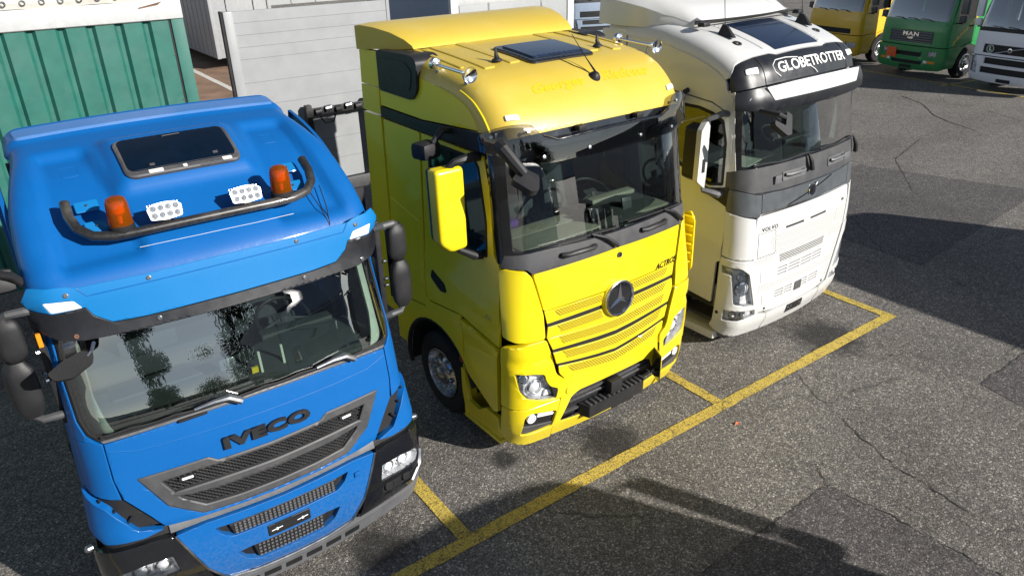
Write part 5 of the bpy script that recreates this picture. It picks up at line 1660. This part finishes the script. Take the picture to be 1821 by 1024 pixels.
# ------------------------------------------------------------------ containers and walls behind
simple('container_green', (.010, .112, .088), .55, var=.14, nscale=5, dust=.06)
simple('frame_white', (.42, .43, .435), .5, var=.1, dust=.15)
simple('tarp_cream', (.48, .46, .42), .6, var=.12, dust=.2)
simple('alu_white', (.255, .265, .275), .42, var=.06, nscale=3, dust=.08)
simple('trailer_grey', (.26, .27, .28), .5, var=.1, dust=.15)
simple('brown_concrete', (.22, .135, .085), .85, var=.35, nscale=1.2, bump=.3)
simple('white_stripe', (.55, .53, .48), .8, var=.2)
simple('blue_grey', (.20, .25, .33), .6, var=.1)
C_ = empty('container', (0, 6, 0), 0, 'green corrugated container under a white band with rope eyelets', 'container')
x0, x1 = -4.1, 1.87
pts = []
x = x1
while x > x0:
    pts += [(x, 0), (x - .20, 0), (x - .235, .045), (x - .275, .045)]
    x -= .31
V = [(a, b, z) for z in (1.1, 4.07) for a, b in pts]
n = len(pts)
mk('corrugated_sheet', V, [(i, i + 1, n + i + 1, n + i) for i in range(n - 1)], 'container_green', C_, False)
MB().box((1.975, .03, 2.6), (.15, .10, 2.95), None, .008).build('corner_post', 'container_green', C_)
MB().box((1.885, .03, 2.6), (.028, .06, 2.95)).build('post_gap', 'gap_black', C_, False)
for z in (2.55, 3.1, 3.65):
    MB().box((1.862, .0, z), (.012, .02, .012)).build('rivet', 'steel', C_, False)
MB().box((-1.02, .02, 4.19), (6.14, .12, .22), None, .01).build('top_rail', 'frame_white', C_)
MB().box((-1.02, 1.25, 1.6), (6.1, 2.4, 1.1)).build('container_body', 'container_green', C_, False)
tp = []
nx = 30
for i in range(nx + 1):
    xx = -4.1 + 6.18 * i / nx
    for (y, z) in ((-.02, 4.30), (-.03, 4.36), (.02, 4.43), (.15, 4.48), (2.4, 4.55), (2.42, 4.2)):
        tp.append((xx, y + .006 * math.sin(xx * 9), z + .008 * math.sin(xx * 7 + y)))
mk('tarpaulin', tp, [(i * 6 + j, (i + 1) * 6 + j, (i + 1) * 6 + j + 1, i * 6 + j + 1) for i in range(nx) for j in range(5)], 'tarp_cream', C_)
for k in range(14):
    c = Vector((1.90 - k * .19, -.035, 4.365))
    MB().tube([c + Vector((.026 * math.cos(a), -.004, .026 * math.sin(a))) for a in [2 * math.pi * q / 14 for q in range(14)]], .007, 6, closed=True).build('eyelet', 'steel', C_)
for k in range(9):
    MB().lathe([(0, .012), (.006, .01)], (1.80 - k * .31, -.002, 2.92 - .02 * (k % 3)), (0, -1, 0), 8).build('rivet', 'rust', C_)
panel('rust_streak', flat((0, -.043, 0), (1, 0, 0), (0, 0, 1)), [(1.55, 4.22), (1.78, 4.25), (1.84, 4.29), (1.70, 4.262), (1.56, 4.235)], 'rust', C_, .001, 0, grid=.1, bev=0)
# upright aluminium tail lift
A_ = empty('tail_lift', (0, 6.42, 0), 0, 'upright white aluminium tail lift of horizontal planks behind the yellow truck', 'tail lift')
zs = [1.52, 1.84, 2.16, 2.48, 2.80, 3.12, 3.44, 3.60, 3.76, 3.92, 4.07]
for i in range(len(zs) - 1):
    MB().box((3.93, 0, (zs[i] + zs[i + 1]) / 2), (2.30, .05, zs[i + 1] - zs[i] - .003), None, 0).build('plank', 'alu_white', A_, False)
MB().box((2.715, 0, 2.80), (.13, .09, 2.55), None, .02).build('edge_profile', 'alu_white', A_)
MB().box((2.632, .01, 2.80), (.03, .07, 2.56)).build('rubber_seal', 'gap_black', A_, False)
MB().box((5.10, 0, 2.80), (.05, .07, 2.55)).build('edge_profile', 'alu_white', A_, False)
MB().box((3.9, .05, 2.8), (2.3, .03, 2.5)).build('back_sheet', 'trailer_grey', A_, False)
h = MB().box((4.05, -.16, 2.62), (1.0, .07, .10), None, .01)
hb = h.build('hydraulic_beam', 'black_plastic', A_)
for k, m_ in enumerate(('black_plastic', 'steel', 'gap_black', 'steel', 'black_plastic', 'red_lamp')):
    MB().lathe([(0, .05), (.09, .05), (.10, .03)], (3.68 + k * .16, -.20, 2.62 + .03 * (k % 2)), (1, 0, .1), 12).build('valve', m_, hb)
for xx in (3.60, 4.55):
    MB().box((xx, -.14, 2.15), (.09, .10, 1.15), None, .01).build('lift_arm', 'black_plastic', A_)
MB().tube([(3.75, -.2, 2.55), (3.80, -.24, 2.45), (3.95, -.22, 2.46), (4.0, -.2, 2.56)], .012, 6).build('hose', 'black_cord', A_)
MB().box((3.9, .1, 1.40), (2.5, .3, .2), None, .02).build('under_beam', 'gray_plastic', A_)
MB().box((3.9, 1.1, .75), (1.0, 2.2, 1.1), None, .02).build('lift_stand', 'gap_black', A_)


def box_trailer(loc, size, label, mats, front_frame=True, ribs=0, rz=0.0):
    w, l, z0, z1 = size
    t = empty('trailer', loc, rz, label, 'trailer', 'trailers parked in the yard')
    MB().box((0, l / 2, (z0 + z1) / 2), (w, l, z1 - z0), None, .02).build('box_body', mats[0], t)
    if front_frame:
        for sx in (-1, 1):
            MB().box((sx * (w / 2 - .07), -.02, (z0 + z1) / 2), (.15, .08, z1 - z0 + .02), None, .015).build('corner_post', mats[1], t)
        MB().box((0, -.02, z1 - .08), (w, .07, .17), None, .015).build('head_rail', mats[1], t)
        for k in range(2):
            MB().box((-.55 + k * 1.1, -.03, (z0 + z1) / 2), (.03, .05, z1 - z0 - .3)).build('lock_bar', 'steel', t, False)
    for k in range(ribs):
        MB().box((-w / 2 - .008, .5 + (l - 1) * k / max(1, ribs - 1), (z0 + z1) / 2), (.02, .05, z1 - z0 - .1)).build('side_rib', mats[1], t, False)
    for sx in (-1, 1):
        for yy in (l - 1.2, l - 2.5):
            wheel(t, (sx * (w / 2 - .04), yy, .5), sx, .5, .3, 8)
    MB().box((0, l / 2, z0 - .18), (.9, l * .96, .3)).build('chassis', 'gap_black', t, False)
    return t


box_trailer((7.5, 6.45, 0), (2.56, 3.0, 1.1, 4.05), 'white box trailer directly behind the gap between yellow and white trucks', ('blue_grey', 'frame_white'))  # white trailer: the shade on its flank is put into the blue grey body colour
bt = [o for o in bpy.data.objects if o.name.startswith('trailer')][-1]
MB().box((0, -.035, 2.6), (2.24, .03, 2.7), None, .005).build('front_wall', 'alu_white', bt)
box_trailer((9.45, 28.0, 0), (2.5, 11, .45, 4.1), 'long grey ribbed trailer far off between the green container and the tail lift', ('trailer_grey', 'alu_white'), True, 16)
sheet('concrete_apron', [(3.5, 15.5), (13, 16.5), (14, 50), (2.5, 50)], .004, 'brown_concrete', jag=.03, step=1)
sheet('apron_line', [(7.15, 16.5), (7.36, 16.5), (7.5, 34), (7.28, 34)], .008, 'white_stripe', jag=.01, step=.6)
sheet('apron_joint', [(3.6, 20.6), (9, 21.0), (9, 21.12), (3.6, 20.70)], .0085, 'gap_black', jag=.04, step=.4)

# ------------------------------------------------------------------ other trucks of the yard
GS = Skin([(.25, .07, .25), (.45, .0, .45), (1.0, -.02, 1.0), (1.6, .0, 1.6), (1.85, .03, 1.85), (2.75, .24, 2.75), (2.95, .30, 2.95), (3.15, .44, 3.12), (3.45, .70, 3.26), (4.0, 1.24, 3.36), (4.9, 2.14, 3.40)],
          [(.25, 1.23), (.6, 1.25), (1.8, 1.24), (2.9, 1.2), (4.9, 1.16)], [(.25, .08), (4.9, .05)], [(.25, .22), (1.8, .2), (2.9, .2), (4.9, .14)])


def yard_truck(loc, rz, label, P, style, group='trucks parked across the yard', mirrors=True):
    t = empty('truck', loc, rz, label, 'truck', group)
    panel('inner_shell', GS, front_band(GS, .35, 1.85, 8, .02), 'gap_black', t, -.08, 0, grid=.2, bev=0)
    hl, gr, lg = {
        'green': ([(.72, .78), (1.02, .78), (1.03, .95), (.74, .93)], rnd(rect(-.80, .80, 1.17, 1.55), .03), [rect(-.52, .52, .74, .88), rect(-.58, .58, .48, .60)]),
        'white': ([(.93, .52), (1.16, .56), (1.22, 1.02), (1.02, 1.06), (.95, .80)], rnd(rect(-.86, .86, 1.16, 1.42), .02), [rect(-.74, .74, .84, 1.03), rect(-.82, .82, .56, .75)]),
        'yellow': ([(.70, .62), (1.12, .62), (1.16, .82), (.74, .84)], rnd(rect(-.86, .86, 1.12, 1.30), .02), [rect(-.60, .60, .40, .60)])}[style]
    hls = [rnd(mir(hl, s), .02) for s in (-1, 1)]
    panel('front_panel', GS, front_band(GS, 1.085, 1.80, 8, .0), P, t, .004, .02, holes=[gr], grid=.1)
    panel('bumper', GS, front_band(GS, .30, 1.06, 8, .0), P, t, .03, .05, holes=hls + lg, grid=.1)
    for q in hls:
        headlamp(t, GS, q, .012, .05, [((q[0][0] + q[8][0]) / 2, sum(b for a, b in q) / len(q), .06)])
    g = panel('grille', GS, inset(gr, -.01), 'gap_black', t, -.02, 0, grid=.1, bev=0)
    ts = [gr_ for gr_ in range(6)]
    b0, b1 = min(b for a, b in gr), max(b for a, b in gr)
    a1 = max(a for a, b in gr)
    for k in range(5):
        tt = b0 + (b1 - b0) * (k + .5) / 5
        panel('grille_slat', GS, rect(-a1 + .02, a1 - .02, tt - (b1 - b0) * .075, tt + (b1 - b0) * .075), 'mid_gray' if style == 'green' else 'black_plastic', g, .006, .02, grid=.15)
    for q in lg:
        panel('lower_grille', GS, inset(q, -.01), 'gap_black', t, -.015, 0, grid=.12, bev=0)
    MB().box(GS(0, .40, .04), (.42, .02, .10)).build('number_plate_holder', 'gap_black', t, False)
    ws = [(-1.17, 1.90), (1.17, 1.90), (1.16, 2.2), (1.12, 2.80), (-1.12, 2.80), (-1.16, 2.2)]
    panel('windscreen', GS, ws, 'windscreen', t, -.004, 0, grid=.12, bev=0)
    panel('scuttle_panel', GS, [(-1.30, 1.79), (1.30, 1.79), (1.28, 1.91), (-1.28, 1.91)], P if style != 'white' else 'black_plastic', t, .008, .03, grid=.1)
    panel('windscreen_frame', GS, [(-1.30, 1.86), (1.30, 1.86), (1.26, 2.86), (-1.26, 2.86)], P if style != 'white' else 'gap_black', t, .0, .04, holes=[rnd(ws, .05)], grid=.12)
    for k in (-1, 0, 1):
        MB().tube([GS(k * .5 + .2, 1.88, .03), GS(k * .5, 1.93, .04), GS(k * .5 - .25, 1.94, .02)], .012, 6).build('wiper', 'black_plastic', t)
    tt = [2.88 + 2.0 * i / 14 for i in range(15)]
    panel('roof', GS, [(GS.send(q), q) for q in tt] + [(-GS.send(q), q) for q in tt[::-1]], P, t, .004, .03, grid=.15)
    for sg in (-1, 1):
        FS = side(sg, lambda y, z: GS.hw(min(z, 3.1)) - .003)
        win = rnd([(.48, 1.95), (1.35, 1.95), (1.35, 2.7), (.60, 2.7), (.50, 2.4)], .04)
        d = panel('door', FS, [(.22, 1.08), (.24, 1.85), (.40, 2.3), (.48, 2.85), (1.48, 2.86), (1.48, 1.22), (.95, 1.10)], P, t, .002, .03, holes=[win], grid=.14)
        panel('side_window', FS, win, 'side_glass', d, -.006, 0, grid=.2, bev=0)
        MB().box(FS(1.25, 1.72, .01), (.03, .2, .05), None, .01).build('door_handle', 'gap_black', d)
        panel('rear_side', FS, [(1.50, 1.2), (2.2, 1.2), (2.2, 3.2), (1.2, 3.2), (.62, 3.05), (.50, 2.88), (1.50, 2.88)], P, t, 0, .03, grid=.16)
        panel('wing', FS, [(.25, .40), (.25, 1.06), (.95, 1.08), (1.5, 1.20), (2.25, 1.18), (2.25, .6), (2.1, .6)] + arch(1.42, .48, .64, 10, 172) + [(.7, .40)], P, t, .01, .06, grid=.1)
        wheel(t, (sg * 1.2, 1.42, .5), sg, .5, .3, 10)
        if not mirrors:
            continue
        m = MB().box((sg * 1.45, .42, 2.45), (.22, .14, .62), None, .04).build('mirror', P if style == 'white' else ('black_plastic' if style == 'green' and sg < 0 else 'mid_gray'), t)
        MB().box((sg * 1.44, .42, 1.98), (.20, .13, .22), None, .04).build('wide_angle_mirror', P if style == 'white' else 'gray_plastic', m)
        for z in (2.78, 1.85):
            MB().tube([(sg * 1.2, .42, z), (sg * 1.45, .42, z)], .02, 6).build('mirror_arm', 'black_plastic', m)
    interior(t, GS, 1.1, 1.86, 2.1, 1.1, ('dash_dark', 'dash_dark', 'cloth_dark'), .5)
    MB().box((0, 2.17, 2.1), (2.36, .06, 2.2)).build('rear_panel', P, t, False)
    MB().box((0, 4.4, .8), (.9, 5.2, .3)).build('chassis', 'gap_black', t, False)
    for sg in (-1, 1):
        wheel(t, (sg * 1.2, 5.2, .5), sg, .5, .5, 10)
    return t


RZ = R(-98)
tg = yard_truck((26.15, 9.15, 0), RZ, 'green truck reading MAN with an orange plate beside its headlight', 'green_paint', 'green')
lettering('maker_lettering', GS, 'MAN', 0, 1.44, .17, 'chrome', tg, .015, 1.5, .004, bold=.006, spacing=1.15)
panel('grille_emblem', GS, rnd([(-.10, 1.29), (.06, 1.27), (.12, 1.32), (.08, 1.36), (-.04, 1.34), (-.12, 1.35)], .01), 'chrome', tg, .014, .01, grid=.06)
panel('hazard_plate', GS, rect(-.78, -.40, .64, .96), 'orange_sign', tg, .06, .02, grid=.2)
for s in (-1, 1):
    panel('indicator', GS, mir(rect(.78, 1.02, .55, .63), s), 'orange_plastic', tg, .035, .02, grid=.1)
    panel('fog_lamp', GS, mir(rect(.64, .76, .55, .64), s), 'lamp_white', tg, .035, .02, grid=.1)
FSg = side(1, lambda y, z: GS.hw(min(z, 3.1)) - .003)
for k in range(9):
    y, z = .42 + k * .14, 1.12 + k * .11 + .02 * math.sin(k)
    panel('leaf_decal', FSg, [(y, z), (y + .05, z + .16), (y + .16, z + .19), (y + .10, z + .06)], 'bg_yellow', tg, .006, 0, grid=.2, bev=0)
tw = yard_truck((25.55, 5.72, 0), RZ, 'pale white truck with a round green L badge on its black grille', 'cool_white_paint', 'white')
bc = Vector(GS(-.62, 1.29, .015))
lb_ = MB().lathe([(0, .125), (.006, .125)], bc, (0, -1, 0), 28).build('round_badge', 'green_badge', tw)
MB().tube([bc + Vector((.108 * math.cos(a), -.008, .108 * math.sin(a))) for a in [2 * math.pi * q / 28 for q in range(28)]], .009, 6, closed=True).build('badge_ring', 'white_plastic', lb_)
lettering('badge_letter', GS, 'L', -.615, 1.29, .17, 'white_plastic', lb_, .024, 1.0, .002, bold=.006)
skin_tube('grille_diagonal', GS, [(-.45, 1.17), (0, 1.29), (.5, 1.41)], .018, 'steel', tw, .02)
MB().lathe([(0, .07), (.012, .068), (.014, .05), (.006, .048)], GS(0, 1.29, .02), (0, -1, 0), 20, False).build('grille_emblem', 'chrome', tw)
yard_truck((27.1, 12.75, 0), RZ, 'dark yellow truck standing behind the roof of the white one', 'bg_yellow', 'yellow')
yard_truck((24.3, 23.0, 0), R(-20), 'blue grey truck far off in the gap between yellow and white cabs', 'blue_grey', 'white')
sheet('bay_line', [(25.15, 2.0), (25.27, 2.0), (26.75, 13.5), (26.63, 13.5)], .008, 'line_paint', jag=.006, step=.5)
sheet('bay_line', [(25.5, 7.45), (25.5, 7.57), (29, 7.05), (29, 6.93)], .008, 'line_paint', jag=.006, step=.5)
# trucks of the facing row, behind the camera: their shadows reach into the picture
yard_truck((4.95, -5.3, 0), R(180), 'blue grey truck of the facing row behind the viewpoint, shading the lower ground', 'blue_grey', 'yellow', 'trucks of the facing row')
yard_truck((14.4, -3.0, 0), R(180), 'dark grey truck of the facing row beyond the right edge, shading the right ground', 'mid_gray', 'green', 'trucks of the facing row', False)
for (x, y) in ((4.95, -7.76), (14.4, -5.45)):
    o = box_trailer((x, y, 0), (2.5, 9.5, 1.2, 3.95), 'grey box body behind the facing row cab at x %d' % x if False else ('grey box body behind the blue grey facing-row cab' if x < 10 else 'grey box body behind the dark grey facing-row cab'), ('trailer_grey', 'frame_white'), True, 0, math.pi)


# ------------------------------------------------------------------ trees behind the camera (seen in the windscreens)
def leaf_mat():
    m, nt, p = new_mat('leaves')
    tc = N(nt, 'ShaderNodeTexCoord')
    n1 = N(nt, 'ShaderNodeTexNoise', Scale=1.3, Detail=4.0)
    L(nt, tc.outputs['Object'], n1.inputs['Vector'])
    L(nt, mix(nt, ramp(nt, n1.outputs[0], [(.35, 0.), (.65, 1.)]).outputs[0], (.025, .045, .015), (.07, .10, .03)), p.inputs['Base Color'])
    p.inputs['Roughness'].default_value = .6


leaf_mat()
simple('bark', (.07, .055, .04), .9, bump=.5, bscale=40)


def tree(x, y, hgt, rad, label):
    t = empty('tree', (x, y, 0), random.uniform(0, 6), label, 'tree', 'trees behind the facing row')
    b = MB().tube([(0, 0, 0), (.1, .05, hgt * .3), (0, .1, hgt * .55), (.1, 0, hgt * .85)], [.28, .2, .13, .04], 8)
    cl = []
    for k in range(26):
        a, e = 2.4 * k, (k % 13) / 12
        p = Vector((math.cos(a) * rad * .7 * (1 - .4 * e), math.sin(a) * rad * .7 * (1 - .4 * e), hgt * (.22 + .66 * e)))
        b.tube([(0, .05, hgt * (.25 + .3 * e)), p * .6 + Vector((0, 0, hgt * .12)), p], [.09, .06, .02], 6)
        cl.append((p, rad * random.uniform(.38, .52)))
    cl.append((Vector((0, 0, hgt * .88)), rad * .45))
    b.build('trunk', 'bark', t)
    V, F = [], []
    for (c, r) in cl:
        for _ in range(330):
            d = Vector((random.gauss(0, 1), random.gauss(0, 1), random.gauss(0, .8)))
            d = d.normalized() * r * random.uniform(.35, 1.1)
            p = c + d
            u = Vector((random.gauss(0, 1), random.gauss(0, 1), random.gauss(0, 1))).normalized() * .13
            w = u.orthogonal().normalized() * .08
            i = len(V)
            V += [p - u, p + w, p + u, p - w]
            F.append((i, i + 1, i + 2, i + 3))
    tag(mk('crown', V, F, 'leaves', t, False), kind='stuff')


for (x, y, h, r, l) in ((7.4, -36, 9.0, 4.0, 'broad leafy tree reflected in the blue windscreen, tallest of the row'), (13.5, -36, 7.2, 2.8, 'round leafy tree right of the tallest in the windscreen reflection'), (1.6, -46, 6.6, 3.4, 'smaller leafy tree left of the tallest in the windscreen reflection'), (18, -38, 7.5, 3, 'leafy tree at the right end of the reflected row'), (-6, -40, 7, 2.8, 'leafy tree at the left end of the reflected row')):
    tree(x, y, h, r, l)
lf = mk('fallen_leaf', [(5.49, -.33, .012), (5.52, -.318, .025), (5.555, -.33, .014), (5.53, -.352, .02), (5.51, -.348, .011)], [(0, 1, 2), (0, 2, 3), (0, 3, 4)], 'orange_sign', None, False)
tag(lf, 'small orange dead leaf lying on asphalt in front of the yellow line', 'leaf')

wh = empty('warehouse', (4, -95, 0), 0, 'long low pale warehouse added unseen far behind the viewpoint, for the windscreen reflections', 'building')  # added out of view to cover the low sky in windscreen reflections
MB().box((0, 0, 2.0), (130, 14, 4.0)).build('wall', 'trailer_grey', wh, False)
MB().box((0, 0, 4.15), (131, 15, .3)).build('roof_edge', 'gray_plastic', wh, False)
for k in range(14):
    MB().box((-58 + k * 9, 7.02, 1.6), (3.6, .1, 3.2)).build('dock_door', 'blue_grey', wh, False)

fw = empty('warehouse', (22, 62, 0), 0, 'pale far warehouse wall closing the yard behind the trailers', 'building')
MB().box((0, 0, 5), (70, 12, 10)).build('wall', 'trailer_grey', fw, False)
for k in range(35):
    MB().box((-34 + k * 2, -6.02, 5), (.12, .08, 9.9)).build('wall_rib', 'alu_white', fw, False)
